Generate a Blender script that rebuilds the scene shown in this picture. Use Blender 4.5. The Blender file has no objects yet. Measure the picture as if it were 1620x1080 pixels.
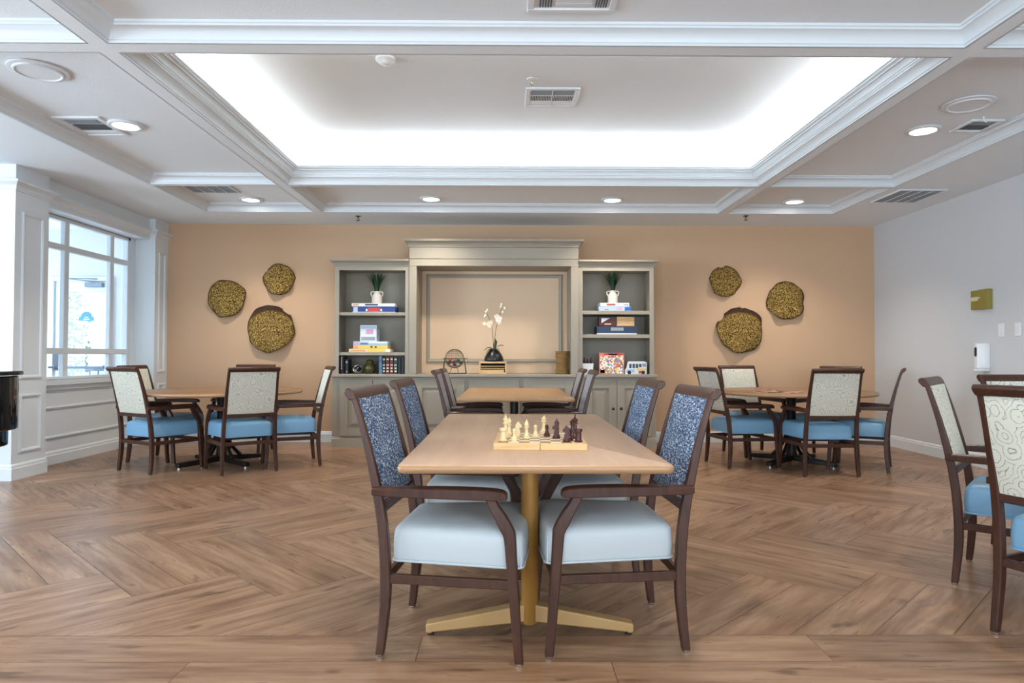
import bpy, bmesh, math, random
from mathutils import Vector, Matrix
R = math.radians
SC = bpy.context.scene
COL = SC.collection
random.seed(7)

# ---------------------------------------------------------------- camera, sky, light, exposure
def make_camera():
    yaw, pit, rol = R(.45), R(1.22), R(.12)
    fw = Vector((math.sin(yaw)*math.cos(pit), math.cos(yaw)*math.cos(pit), math.sin(pit)))
    rt = Vector((math.cos(yaw), -math.sin(yaw), 0)); up = rt.cross(fw)
    rt, up = rt*math.cos(rol)+up*math.sin(rol), up*math.cos(rol)-rt*math.sin(rol)
    cd = bpy.data.cameras.new('camera'); cd.lens = 24; cd.sensor_width = 36; cd.clip_end = 200
    co = bpy.data.objects.new('camera', cd); COL.objects.link(co)
    m = Matrix((rt, up, -fw)).transposed().to_4x4(); m.translation = (0, 0, 1.09)
    co.matrix_world = m
    SC.camera = co
make_camera()
w = bpy.data.worlds.new('sky'); SC.world = w; w.use_nodes = True
w.node_tree.nodes['Background'].inputs[0].default_value = (.74, .88, 1, 1)
w.node_tree.nodes['Background'].inputs[1].default_value = 2.2
vs = SC.view_settings
SC.display_settings.display_device = 'sRGB'
vs.view_transform = 'Standard'; vs.look = 'None'; vs.gamma = 1; vs.use_curve_mapping = False
vs.exposure = 0.2

def area(name, loc, rot, sx, sy, power, color):
    l = bpy.data.lights.new(name, 'AREA'); l.shape = 'RECTANGLE'; l.size = sx; l.size_y = sy
    l.energy = power; l.color = color
    o = bpy.data.objects.new(name, l); COL.objects.link(o); o.location = loc; o.rotation_euler = rot
    return o
DAY = (.76, .89, 1)
# daylight entering through the windows of the wall behind the camera, the side wall and the vestibule glazing
area('daylight_front_window', (-2.2, -3.25, 1.55), (R(118), 0, 0), 3.0, 1.9, 140, DAY)
area('daylight_front_window', (2.2, -3.25, 1.55), (R(118), 0, 0), 3.0, 1.9, 140, DAY)
area('daylight_side_window', (-7.15, 2.2, 1.5), (0, R(-122), 0), 1.9, 3.2, 310, (.70, .86, 1))
area('daylight_vestibule', (-7.15, 7.6, 1.4), (0, R(-90), 0), 2.2, 2.0, 90, DAY)

# ---------------------------------------------------------------- materials
def srgb(r, g, b):
    f = lambda c: (c/255/12.92) if c <= 10 else ((c/255+.055)/1.055)**2.4
    return (f(r), f(g), f(b), 1)
class NT:
    def __init__(s, name):
        s.m = bpy.data.materials.new(name); s.m.use_nodes = True
        s.t = s.m.node_tree; s.b = s.t.nodes['Principled BSDF']
    def n(s, typ, **kw):
        nd = s.t.nodes.new(typ)
        for k, v in kw.items():
            if k.startswith('i_'):
                key = k[2:]; key = int(key) if key.isdigit() else key.replace('_', ' ')
                nd.inputs[key].default_value = v
            else: setattr(nd, k, v)
        return nd
    def l(s, a, b): s.t.links.new(a, b)
    def ramp(s, fac, stops, interp='LINEAR'):
        r = s.n('ShaderNodeValToRGB'); r.color_ramp.interpolation = interp
        e = r.color_ramp.elements
        while len(e) < len(stops): e.new(.5)
        for k, (p, c) in enumerate(stops): e[k].position = p; e[k].color = c
        s.l(fac, r.inputs[0]); return r.outputs[0]
    def math(s, op, a, b=None):
        m = s.n('ShaderNodeMath', operation=op)
        for k, v in enumerate((a, b)):
            if v is None: continue
            if isinstance(v, (int, float)): m.inputs[k].default_value = v
            else: s.l(v, m.inputs[k])
        return m.outputs[0]
    def mix(s, fac, a, b, blend='MIX'):
        m = s.n('ShaderNodeMix', data_type='RGBA', blend_type=blend)
        for i, v in ((0, fac), (6, a), (7, b)):
            if isinstance(v, (int, float)): m.inputs[i].default_value = v
            elif isinstance(v, tuple): m.inputs[i].default_value = v
            else: s.l(v, m.inputs[i])
        return m.outputs[2]
    def bump(s, h, strength, dist=.01):
        b = s.n('ShaderNodeBump'); b.inputs['Strength'].default_value = strength; b.inputs['Distance'].default_value = dist
        s.l(h, b.inputs['Height']); s.l(b.outputs[0], s.b.inputs['Normal'])
    def coord(s, scale=(1, 1, 1), out='Object'):
        c = s.n('ShaderNodeTexCoord'); m = s.n('ShaderNodeMapping'); m.inputs['Scale'].default_value = scale
        s.l(c.outputs[out], m.inputs[0]); return m.outputs[0]
    def noise(s, vec, scale, detail=3, rough=.5):
        n = s.n('ShaderNodeTexNoise'); n.inputs['Scale'].default_value = scale; n.inputs['Detail'].default_value = detail
        n.inputs['Roughness'].default_value = rough; s.l(vec, n.inputs['Vector']); return n.outputs[0]
MATS = {}
def plain(name, col, rough=.5, metal=0, bump=None, spec=.5, vary=0):
    if name in MATS: return MATS[name]
    t = NT(name); t.b.inputs['Base Color'].default_value = col
    t.b.inputs['Roughness'].default_value = rough; t.b.inputs['Metallic'].default_value = metal
    t.b.inputs['Specular IOR Level'].default_value = spec
    if bump or vary:
        v = t.coord()
        if bump: t.bump(t.noise(v, bump[0], 3), bump[1], .004)
        if vary:
            f = t.noise(v, 9, 3)
            c2 = tuple(min(1, c*(1-vary)) for c in col[:3])+(1,)
            t.l(t.mix(f, col, c2), t.b.inputs['Base Color'])
    MATS[name] = t.m; return t.m
def emit(name, col, strength):
    t = NT(name); t.b.inputs['Base Color'].default_value = col
    t.b.inputs['Emission Color'].default_value = col; t.b.inputs['Emission Strength'].default_value = strength
    return t.m
def wood(name, ca, cb, scale=(6, 6, 60), rough=.4, bump=.05):
    t = NT(name); v = t.coord(scale)
    f = t.noise(v, 1.0, 5, .6)
    t.l(t.ramp(f, [(.25, ca), (.75, cb)]), t.b.inputs['Base Color'])
    t.b.inputs['Roughness'].default_value = rough
    t.b.inputs['Specular IOR Level'].default_value = .35
    t.bump(f, bump, .002)
    return t.m

M = {}
M['white'] = plain('white_paint', srgb(220, 226, 230), .4)
M['ceil'] = plain('ceiling_texture_paint', srgb(236, 243, 248), .85, bump=(140, .35))
M['wallwhite'] = plain('pale_wall_paint', srgb(206, 207, 209), .8, bump=(150, .15))
M['tan'] = plain('tan_wall_paint', srgb(204, 169, 136), .75, bump=(130, .22))
def wallcover():
    t = NT('tan_wallcovering'); v = t.coord((30, 30, 220))
    f = t.noise(v, 1, 4)
    t.l(t.mix(f, srgb(216, 186, 152), srgb(224, 196, 164)), t.b.inputs['Base Color'])
    t.b.inputs['Roughness'].default_value = .55; t.bump(f, .25, .003); return t.m
M['cover'] = wallcover()
M['sage'] = plain('sage_grey_paint', srgb(156, 147, 131), .45)
M['sagedark'] = plain('shadow_groove', srgb(70, 66, 55), .7)
M['walnut'] = wood('dark_walnut', (.038, .0135, .008, 1), (.08, .031, .018, 1), (40, 40, 6), .36)
M['espresso'] = plain('dark_bronze_metal', (.022, .015, .012, 1), .35, .3, vary=.3)
def laminate(name, ca, cb, axis=1):
    t = NT(name); sc = [26, 26, 26]; sc[axis] = 1.6
    v = t.coord(tuple(sc)); f = t.noise(v, 1.0, 6, .62)
    sc2 = [9, 9, 9]; sc2[axis] = .5
    g = t.noise(t.coord(tuple(sc2)), 1.0, 2)
    c = t.ramp(t.math('MULTIPLY', t.math('ADD', f, g), .5), [(.3, ca), (.7, cb)])
    t.l(c, t.b.inputs['Base Color']); t.b.inputs['Roughness'].default_value = .36; t.bump(f, .02, .001); return t.m
M['lam'] = laminate('light_oak_laminate', (.41, .25, .15, 1), (.57, .375, .24, 1))
M['lamwarm'] = laminate('honey_oak_laminate', (.37, .19, .075, 1), (.5, .28, .12, 1))
M['lamdark'] = laminate('brown_oak_laminate', (.185, .09, .04, 1), (.28, .145, .07, 1), 0)
M['edgeband'] = plain('oak_edge_band', (.42, .235, .115, 1), .38, vary=.15)
M['gold'] = plain('gold_powder_coat', srgb(164, 118, 52), .42, .2, vary=.12)
M['goldlight'] = plain('pale_gold_powder_coat', srgb(184, 146, 96), .45, .2, vary=.1)
M['chrome'] = plain('nickel', (.7, .68, .64, 1), .25, 1)
M['black'] = plain('black_satin', (.012, .012, .013, 1), .35)
M['gloss'] = plain('piano_black', (.006, .006, .007, 1), .06)
M['ice'] = plain('ice_blue_vinyl', srgb(186, 193, 195), .42, bump=(300, .06))
M['blue'] = plain('sky_blue_vinyl', srgb(126, 172, 204), .42, bump=(300, .06))
def tweed(name, cols, sc):
    t = NT(name); v = t.coord(sc)
    f = t.noise(v, 1, 4, .8)
    t.l(t.ramp(f, [(.38, cols[0]), (.47, cols[1]), (.54, cols[2]), (.62, cols[3])]), t.b.inputs['Base Color'])
    t.b.inputs['Roughness'].default_value = .95; t.bump(f, .5, .003); return t.m
M['tweed'] = tweed('blue_tweed', [(.01, .022, .06, 1), (.035, .075, .16, 1), (.13, .2, .31, 1), (.72, .76, .8, 1)], (70, 70, 150))
M['greytweed'] = tweed('grey_weave', [(.2, .19, .2, 1), (.3, .285, .3, 1), (.4, .385, .4, 1), (.55, .54, .56, 1)], (140, 140, 180))
def swirl():
    t = NT('cream_swirl_fabric'); v0 = t.coord((0, 13, 13)); sh = t.n('ShaderNodeVectorMath', operation='ADD'); sh.inputs[1].default_value = (3.7, 17.3, 41.9)
    t.l(v0, sh.inputs[0]); v = sh.outputs[0]
    vo = t.n('ShaderNodeTexVoronoi', feature='F1'); vo.inputs['Scale'].default_value = 1; t.l(v, vo.inputs['Vector'])
    wob = t.noise(v, 2.2, 2)
    d = t.math('ADD', vo.outputs['Distance'], t.math('MULTIPLY', wob, .22))
    fr = t.math('FRACT', t.math('MULTIPLY', d, 5.2))
    ln = t.math('LESS_THAN', t.math('ABSOLUTE', t.math('SUBTRACT', fr, .5)), .075)
    dots = t.math('GREATER_THAN', t.noise(v, 26, 1), .42)
    k = t.math('MULTIPLY', t.math('MULTIPLY', ln, dots), .75)
    t.l(t.mix(k, srgb(216, 214, 198), srgb(96, 108, 118)), t.b.inputs['Base Color'])
    t.b.inputs['Roughness'].default_value = .85; t.bump(t.noise(v, 60, 2), .15, .002); return t.m
M['swirl'] = swirl()
def floor_mat():
    t = NT('wood_plank_floor')
    uv = t.n('ShaderNodeUVMap'); uv.uv_map = 'plank'
    at = t.n('ShaderNodeAttribute'); at.attribute_name = 'tone'
    off = t.n('ShaderNodeCombineXYZ'); t.l(t.math('MULTIPLY', at.outputs['Fac'], 37.0), off.inputs[0]); t.l(t.math('MULTIPLY', at.outputs['Fac'], 91.0), off.inputs[1])
    add = t.n('ShaderNodeVectorMath', operation='ADD'); t.l(uv.outputs[0], add.inputs[0]); t.l(off.outputs[0], add.inputs[1])
    def stretched(sx, sy, detail, rough=.55):
        mp = t.n('ShaderNodeMapping'); mp.inputs['Scale'].default_value = (sx, sy, 1); t.l(add.outputs[0], mp.inputs[0])
        return t.noise(mp.outputs[0], 1, detail, rough)
    big = stretched(1.5, 9, 4, .6); fine = stretched(7, 130, 3, .6); mid = stretched(2.2, 26, 4, .6)
    knot = stretched(4.5, 14, 2, .5)
    c = t.ramp(big, [(.3, (.165, .082, .043, 1)), (.48, (.32, .185, .107, 1)), (.7, (.43, .272, .17, 1))])
    c = t.mix(t.ramp(mid, [(.32, (.5, .5, .5, 1)), (.55, (0, 0, 0, 1))]), c, (.14, .062, .03, 1))
    c = t.mix(t.ramp(knot, [(.62, (0, 0, 0, 1)), (.72, (.8, .8, .8, 1))]), c, (.1, .05, .027, 1))
    c = t.mix(t.math('MULTIPLY', fine, .22), c, (.22, .125, .07, 1))
    c = t.mix(1.0, c, t.ramp(at.outputs['Fac'], [(0, (.84, .82, .8, 1)), (1, (1.1, 1.1, 1.1, 1))]), 'MULTIPLY')
    sx = t.n('ShaderNodeAttribute'); sx.attribute_name = 'edge_uv'
    t.l(c, t.b.inputs['Base Color'])
    t.l(t.ramp(mid, [(.3, (.38, .38, .38, 1)), (.7, (.26, .26, .26, 1))]), t.b.inputs['Roughness'])
    t.b.inputs['Specular IOR Level'].default_value = .4
    t.bump(fine, .12, .002); return t.m
M['floor'] = floor_mat()
def hammered(name, rim_reflection):
    t = NT(name); v = t.coord()
    vo = t.n('ShaderNodeTexVoronoi'); vo.inputs['Scale'].default_value = 85; t.l(v, vo.inputs['Vector'])
    n = t.noise(v, 95, 4, .75)
    c = t.ramp(n, [(.42, (.035, .016, .006, 1)), (.51, (.34, .2, .04, 1)), (.60, (1, .74, .27, 1))])
    if rim_reflection:   # dark reflection painted as a crescent, with fine radial ribs along the upper rim
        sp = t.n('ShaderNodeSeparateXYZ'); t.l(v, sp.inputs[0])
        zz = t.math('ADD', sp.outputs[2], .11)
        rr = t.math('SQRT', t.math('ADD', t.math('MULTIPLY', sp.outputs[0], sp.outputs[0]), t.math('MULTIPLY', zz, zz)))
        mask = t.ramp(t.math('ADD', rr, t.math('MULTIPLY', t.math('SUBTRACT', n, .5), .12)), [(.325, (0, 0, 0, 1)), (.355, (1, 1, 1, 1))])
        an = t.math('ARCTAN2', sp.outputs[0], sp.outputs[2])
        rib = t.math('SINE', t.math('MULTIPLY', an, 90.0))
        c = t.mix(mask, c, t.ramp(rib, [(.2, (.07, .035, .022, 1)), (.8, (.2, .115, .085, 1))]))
    t.l(c, t.b.inputs['Base Color'])
    t.b.inputs['Metallic'].default_value = .75; t.b.inputs['Roughness'].default_value = .36
    t.bump(t.math('ADD', vo.outputs['Distance'], n), .9, .012); return t.m
M['hammer'] = hammered('hammered_gold', False); M['hammerreflection'] = hammered('hammered_gold_painted_reflection', True)
M['discrim'] = plain('dark_bronze_rim', (.05, .03, .02, 1), .4, .7)
def glass():
    t = NT('clear_glass'); nt = t.t; out = nt.nodes['Material Output']
    tr = t.n('ShaderNodeBsdfTransparent'); gl = t.n('ShaderNodeBsdfGlossy'); gl.inputs['Roughness'].default_value = .02
    tr.inputs[0].default_value = (.93, .97, 1, 1)
    mx = t.n('ShaderNodeMixShader'); mx.inputs[0].default_value = .06
    nt.links.new(tr.outputs[0], mx.inputs[1]); nt.links.new(gl.outputs[0], mx.inputs[2]); nt.links.new(mx.outputs[0], out.inputs[0])
    return t.m
M['glass'] = glass()
M['lens'] = emit('lamp_lens', (1, .97, .92, 1), 14)
M['led'] = emit('led_tape', (1, .985, .95, 1), 33)
M['ivory'] = plain('ivory_chessman', srgb(232, 208, 158), .4, vary=.12)
M['mahog'] = plain('mahogany_chessman', (.07, .014, .01, 1), .3, vary=.3)
M['maple'] = wood('maple', srgb(206, 164, 112), srgb(226, 190, 140), (6, 60, 60), .45)
M['leaf'] = plain('green_leaf', (.025, .075, .025, 1), .5, vary=.5)
M['leafdark'] = plain('dark_grass', (.02, .085, .028, 1), .5, vary=.6)
M['ceramic'] = plain('white_ceramic', srgb(222, 214, 204), .5, vary=.12)
M['petal'] = plain('white_petal', srgb(244, 236, 216), .7)
M['twig'] = plain('brown_twig', srgb(120, 96, 60), .7)
M['basketm'] = wood('woven_straw', srgb(128, 96, 56), srgb(176, 142, 92), (8, 8, 240), .8, .6)
M['vent'] = plain('vent_white', srgb(226, 230, 234), .5)
M['ventdark'] = plain('duct_dark', srgb(84, 88, 92), .8)
M['ventgrey'] = plain('grille_grey', srgb(140, 150, 158), .6)
M['plastic'] = plain('white_plastic', srgb(232, 234, 236), .35)
M['spk'] = plain('speaker_cloth', srgb(200, 202, 214), .9, bump=(400, .3))
M['plaquem'] = plain('olive_gold_plaque', srgb(158, 144, 70), .5, .2, bump=(90, .3), vary=.25)
M['knobm'] = plain('dark_knob', (.03, .025, .02, 1), .4, .5)
M['bronze'] = plain('olive_glaze', srgb(96, 92, 46), .25, .2, vary=.5)
M['asphalt'] = plain('pale_concrete', srgb(205, 208, 210), .9, bump=(30, .2))
M['grey'] = plain('grey_metal', srgb(128, 140, 152), .5, .2)

# ---------------------------------------------------------------- mesh helpers
class MB:
    def __init__(s): s.v = []; s.f = []; s.mi = []; s.cur = 0
    def add(s, vs, fs):
        o = len(s.v); s.v += [tuple(p) for p in vs]; s.f += [tuple(i+o for i in f) for f in fs]; s.mi += [s.cur]*len(fs); return s
    def box(s, x0, x1, y0, y1, z0, z1):
        v = [(x, y, z) for x in (x0, x1) for y in (y0, y1) for z in (z0, z1)]
        return s.add(v, [(0, 1, 3, 2), (4, 6, 7, 5), (0, 4, 5, 1), (2, 3, 7, 6), (0, 2, 6, 4), (1, 5, 7, 3)])
    def rings(s, rings, cap=True, closed=True):
        n = len(rings[0]); v = [p for r in rings for p in r]; f = []
        m = n if closed else n-1
        for k in range(len(rings)-1):
            for i in range(m):
                j = (i+1) % n
                f.append((k*n+i, k*n+j, (k+1)*n+j, (k+1)*n+i))
        if cap: f.append(tuple(range(n-1, -1, -1))); f.append(tuple((len(rings)-1)*n+i for i in range(n)))
        return s.add(v, f)
    def lathe(s, prof, n=24, c=(0, 0, 0), cap=True):
        return s.rings([[(c[0]+r*math.cos(2*math.pi*i/n), c[1]+r*math.sin(2*math.pi*i/n), c[2]+z) for i in range(n)] for r, z in prof], cap)
    def tube(s, pts, r, n=8, closed=False):
        P = [Vector(p) for p in pts]; rr = r if isinstance(r, (list, tuple)) else [r]*len(P)
        rings = []
        d0 = (P[1]-P[0]).normalized()
        u = d0.orthogonal().normalized()
        for k, p in enumerate(P):
            if closed: d = (P[(k+1) % len(P)]-P[k-1]).normalized()
            else: d = (P[min(k+1, len(P)-1)]-P[max(k-1, 0)]).normalized()
            u = (u-d*u.dot(d))
            u = u.normalized() if u.length > 1e-6 else d.orthogonal().normalized()
            w2 = d.cross(u)
            rings.append([p+(u*math.cos(2*math.pi*i/n)+w2*math.sin(2*math.pi*i/n))*rr[k] for i in range(n)])
        if closed: rings.append(rings[0])
        return s.rings(rings, not closed)
    def prism(s, poly, fn, a, b):
        """polygon in 2-D, extruded between depth a and b; fn(u, v, depth) -> xyz"""
        return s.rings([[fn(u, v, a) for u, v in poly], [fn(u, v, b) for u, v in poly]])
    def sphere(s, c, r, n=12, m=8, sc=(1, 1, 1)):
        rings = [[(c[0]+sc[0]*r*math.sin(math.pi*k/m)*math.cos(2*math.pi*i/n), c[1]+sc[1]*r*math.sin(math.pi*k/m)*math.sin(2*math.pi*i/n), c[2]-sc[2]*r*math.cos(math.pi*k/m)) for i in range(n)] for k in range(1, m)]
        s.rings(rings); return s
    def sweep(s, path, prof, closed=False, fn=None, cap=True):
        """mitred moulding: path in a plane, profile (offset to the left of travel, height)"""
        fn = fn or (lambda a, b, h: (a, b, h))
        n = len(path); rings = []
        for k in range(n):
            p = Vector(path[k])
            dp = (p-Vector(path[k-1])).normalized() if (k > 0 or closed) else None
            dn = (Vector(path[(k+1) % n])-p).normalized() if (k < n-1 or closed) else None
            dp = dp or dn; dn = dn or dp
            n1 = Vector((-dp.y, dp.x)); n2 = Vector((-dn.y, dn.x))
            m = (n1+n2); m = m/ (1+n1.dot(n2)) if (1+n1.dot(n2)) > 1e-4 else n1
            rings.append([fn(p.x+m.x*o, p.y+m.y*o, h) for o, h in prof])
        if closed: rings.append(rings[0])
        return s.rings(rings, cap and not closed)
    def build(s, name, mats, parent=None, smooth=35, bevel=0, seg=2, loc=None, rotz=0):
        me = bpy.data.meshes.new(name); me.from_pydata(s.v, [], s.f)
        bm = bmesh.new(); bm.from_mesh(me); bmesh.ops.recalc_face_normals(bm, faces=bm.faces); bm.to_mesh(me); bm.free()
        mats = mats if isinstance(mats, (list, tuple)) else [mats]
        for m in mats: me.materials.append(m)
        if len(mats) > 1: me.polygons.foreach_set('material_index', s.mi)
        if smooth:
            me.shade_smooth(); me.set_sharp_from_angle(angle=R(smooth))
        o = bpy.data.objects.new(name, me); COL.objects.link(o)
        if parent: o.parent = parent
        if loc: o.location = loc
        if rotz: o.rotation_euler[2] = rotz
        if bevel:
            b = o.modifiers.new('bevel', 'BEVEL'); b.width = bevel; b.segments = seg; b.limit_method = 'ANGLE'; b.angle_limit = R(40)
            b.harden_normals = False
        return o
def tag(o, label, cat, group=None, kind=None):
    o['label'] = label; o['category'] = cat
    if group: o['group'] = group
    if kind: o['kind'] = kind
    return o
def struct(o): o['kind'] = 'structure'; return o
def thing(name, label, cat, loc=(0, 0, 0), rotz=0, group=None):
    o = bpy.data.objects.new(name, None); COL.objects.link(o); o.location = loc; o.rotation_euler = (0, 0, rotz); o.empty_display_size = .1
    return tag(o, label, cat, group)
def copy_tree(o, parent=None):
    c = o.copy(); COL.objects.link(c)
    if parent: c.parent = parent
    for ch in list(o.children): copy_tree(ch, c)
    return c
def B(x0, x1, y0, y1, z0, z1): return MB().box(x0, x1, y0, y1, z0, z1)
def catmull(rows, sub=4):
    out = []
    n = len(rows)
    for k in range(n-1):
        p0, p1, p2, p3 = rows[max(k-1, 0)], rows[k], rows[k+1], rows[min(k+2, n-1)]
        for s in range(sub):
            t = s/sub
            out.append(tuple(.5*((2*b)+(-a+c)*t+(2*a-5*b+4*c-d)*t*t+(-a+3*b-3*c+d)*t**3) for a, b, c, d in zip(p0, p1, p2, p3)))
    out.append(tuple(rows[-1])); return out

# ---------------------------------------------------------------- the room
ZC, ZK, ZT = 2.76, 2.855, 3.16           # soffit, coffer and tray ceilings
XL, XR, YB, YF = -7.0, 4.70, 8.68, -3.1
XW = -4.54                               # window wall
def build_floor():
    B_, L_ = .457, 1.219; W_ = B_/2
    s2 = 1/math.sqrt(2); ox, oy = -2.55, 3.985
    polys = []
    def clip(poly, lim):
        for ax, val, sgn in lim:
            out = []
            for i in range(len(poly)):
                a, b = poly[i], poly[(i+1) % len(poly)]
                da, db = sgn*(a[ax]-val), sgn*(b[ax]-val)
                if da >= 0: out.append(a)
                if (da >= 0) != (db >= 0):
                    t = da/(da-db); out.append(tuple(a[k]+(b[k]-a[k])*t for k in range(4)))
            poly = out
            if len(poly) < 3: return None
        return poly
    lim = [(0, XL-.05, 1), (0, XR+.05, -1), (1, 2.69, 1), (1, 9.15, -1)]
    rnd = random.Random(3)
    for m in range(-12, 13):
        for k in range(-30, 40):
            bx, by = k*B_-m*L_, k*B_+m*L_
            for typ in (0, 1):
                for h in (0, 1):
                    g = .0012
                    if typ == 0: x0, x1, y0, y1 = bx, bx+L_, by+h*W_, by+h*W_+W_
                    else: x0, x1, y0, y1 = bx-B_+h*W_, bx-B_+h*W_+W_, by, by+L_
                    x0 += g; y0 += g; x1 -= g; y1 -= g
                    cs = [(x0, y0), (x1, y0), (x1, y1), (x0, y1)]
                    q = []
                    for x, y in cs:
                        u, v = (x-x0, y-y0) if typ == 0 else (y-y0, x-x0)
                        q.append((ox+(x+y)*s2, oy+(y-x)*s2, u, v))
                    cx = sum(p[0] for p in q)/4; cy = sum(p[1] for p in q)/4
                    if not (XL-1.2 < cx < XR+1.2 and 1.6 < cy < 10): continue
                    q = clip(q, lim)
                    if q: polys.append((q, rnd.random()))
    y1 = 2.688; row = 0
    while y1 > YF-.2:
        y0 = y1-W_+.002; x = XL-.05-rnd.random()*1.2
        if row == 0: x = -6.70
        while x < XR+.05:
            xe = x+1.5 if row else x+1.5*3.25 if x < -6 else x+1.5
            sk = .0 if not (row == 0 and x < -6) else -.24
            q = clip([(x, y0, 0, 0), (xe-.002+sk, y0, xe-x, 0), (xe-.002, y1, xe-x, W_), (x, y1, 0, W_)], [(0, XL-.05, 1), (0, XR+.05, -1)])
            if q: polys.append((q, rnd.random()))
            x = xe
            if row == 0 and sk:
                q = clip([(x+sk, y0, 0, 0), (x+1.5, y0, 1.5, 0), (x+1.5, y1, 1.5, W_), (x, y1, 0, W_)], [(0, XR+.05, -1)]); polys.append((q, rnd.random())); x += 1.502
        y1 -= W_; row += 1
    v, f, uv, tone = [], [], [], []
    for q, t in polys:
        f.append(tuple(range(len(v), len(v)+len(q))))
        for p in q: v.append((p[0], p[1], 0)); uv.append((p[2], p[3])); tone.append(t)
    nb = len(v)   # dark bed below the seams
    v += [(XL-.05, YF-.1, -.004), (XR+.05, YF-.1, -.004), (XR+.05, 9.15, -.004), (XL-.05, 9.15, -.004)]; f.append((nb, nb+1, nb+2, nb+3)); uv += [(0, 0)]*4; tone += [0]*4
    me = bpy.data.meshes.new('floor'); me.from_pydata(v, [], f)
    ul = me.uv_layers.new(name='plank')
    for lp in me.loops: ul.data[lp.index].uv = uv[lp.vertex_index]
    at = me.attributes.new('tone', 'FLOAT', 'POINT'); at.data.foreach_set('value', tone)
    me.materials.append(M['floor']); me.materials.append(plain('seam_bed', (.12, .065, .035, 1), .8))
    me.polygons[len(me.polygons)-1].material_index = 1
    bm = bmesh.new(); bm.from_mesh(me)
    for fc in bm.faces:
        if fc.normal.z < 0: fc.normal_flip()
    bm.to_mesh(me); bm.free()
    o = bpy.data.objects.new('floor', me); COL.objects.link(o); struct(o)
build_floor()

CX = [(-3.49, -2.25), (-2.14, 2.475), (2.58, 3.815)]
CY = [(.45, 3.64), (3.755, 6.66), (6.72, 7.93)]
def build_ceiling():
    c = MB()
    xs = sorted({XL-.1, XR+.1}|{x for p in CX for x in p}); ys = sorted({YF-.1, 9.2}|{y for p in CY for y in p})
    hole = lambda x0, y0: any(a == x0 for a, b in CX) and any(a == y0 for a, b in CY)
    for i in range(len(xs)-1):
        for j in range(len(ys)-1):
            x0, x1, y0, y1 = xs[i], xs[i+1], ys[j], ys[j+1]
            if not hole(x0, y0):
                c.add([(x0, y0, ZC), (x1, y0, ZC), (x1, y1, ZC), (x0, y1, ZC)], [(0, 1, 2, 3)])
            else:
                tray = (x0 == CX[1][0] and y0 == CY[1][0])
                zt = 2.88 if tray else ZK
                v = [(x0, y0, ZC), (x1, y0, ZC), (x1, y1, ZC), (x0, y1, ZC), (x0, y0, zt), (x1, y0, zt), (x1, y1, zt), (x0, y1, zt)]
                f = [(0, 1, 5, 4), (1, 2, 6, 5), (2, 3, 7, 6), (3, 0, 4, 7)]
                if not tray: f.append((4, 5, 6, 7))
                c.add(v, f)
                if tray:
                    e = .15; a0, a1, b0, b1 = x0-e, x1+e, y0-.1, y1+e-.04
                    v = [(x0, y0, zt), (x1, y0, zt), (x1, y1, zt), (x0, y1, zt), (a0, b0, zt), (a1, b0, zt), (a1, b1, zt), (a0, b1, zt), (a0, b0, ZT), (a1, b0, ZT), (a1, b1, ZT), (a0, b1, ZT)]
                    c.add(v, [(0, 1, 5, 4), (1, 2, 6, 5), (2, 3, 7, 6), (3, 0, 4, 7), (4, 5, 9, 8), (5, 6, 10, 9), (6, 7, 11, 10), (7, 4, 8, 11), (8, 9, 10, 11)])
    # roof slab above, so no sky leaks in
    c.box(XL-.1, XR+.1, YF-.1, 9.2, 3.3, 3.35)
    for a in ((XL-.1, XL-.05, YF-.1, 9.2), (XR+.05, XR+.1, YF-.1, 9.2), (XL-.1, XR+.1, YF-.1, YF-.05), (XL-.1, XR+.1, 9.15, 9.2)): c.box(*a, ZC+.005, 3.3)
    struct(c.build('ceiling', M['ceil'], smooth=0))
    crown = [(-.004, 0), (.007, 0), (.007, .012), (.013, .016), (.016, .03), (.03, .05), (.052, .066), (.066, .07), (.066, .08), (.074, .084), (.08, .096), (-.004, .096)]
    n = 1
    for j, (y0, y1) in enumerate(CY):
        for i, (x0, x1) in enumerate(CX):
            path = [(x0, y0), (x1, y0), (x1, y1), (x0, y1)]
            m = MB()
            if i == 1 and j == 1:
                cove = [(-.004, 0), (.006, 0), (.006, .01), (.012, .013), (.015, .026), (.032, .048), (.052, .06), (.058, .062), (.058, .072), (.064, .074), (.064, .084), (.07, .087), (.073, .1), (.09, .122), (.11, .134), (.117, .137), (.117, .148), (.124, .15), (.124, .162), (.1, .162), (.1, .12), (-.004, .12)]
                m.sweep(path, [(o, ZC+h) for o, h in cove], True)
            else: m.sweep(path, [(o, ZC+h) for o, h in crown], True)
            struct(m.build('trim_%d' % n, M['white'], smooth=25)); n += 1
build_ceiling()
# LED tape lying on the ledge behind the cove lip
def led():
    x0, x1, y0, y1 = CX[1][0], CX[1][1], CY[1][0], CY[1][1]
    t = thing('cove_light', 'hidden strip light glowing inside the recessed ceiling tray', 'light', (.17, 5.2, 2.88))
    d = Vector((.17, 5.2, 2.88))
    for a in ((x0+.01, x1-.01, y0+.01, y0+.03), (x0+.01, x1-.01, y1-.03, y1-.01), (x0+.01, x0+.03, y0+.04, y1-.04), (x1-.03, x1-.01, y0+.04, y1-.04)):
        MB().box(a[0]-d.x, a[1]-d.x, a[2]-d.y, a[3]-d.y, .036, .043).build('light_strip', M['led'], t, smooth=0)
led()

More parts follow.
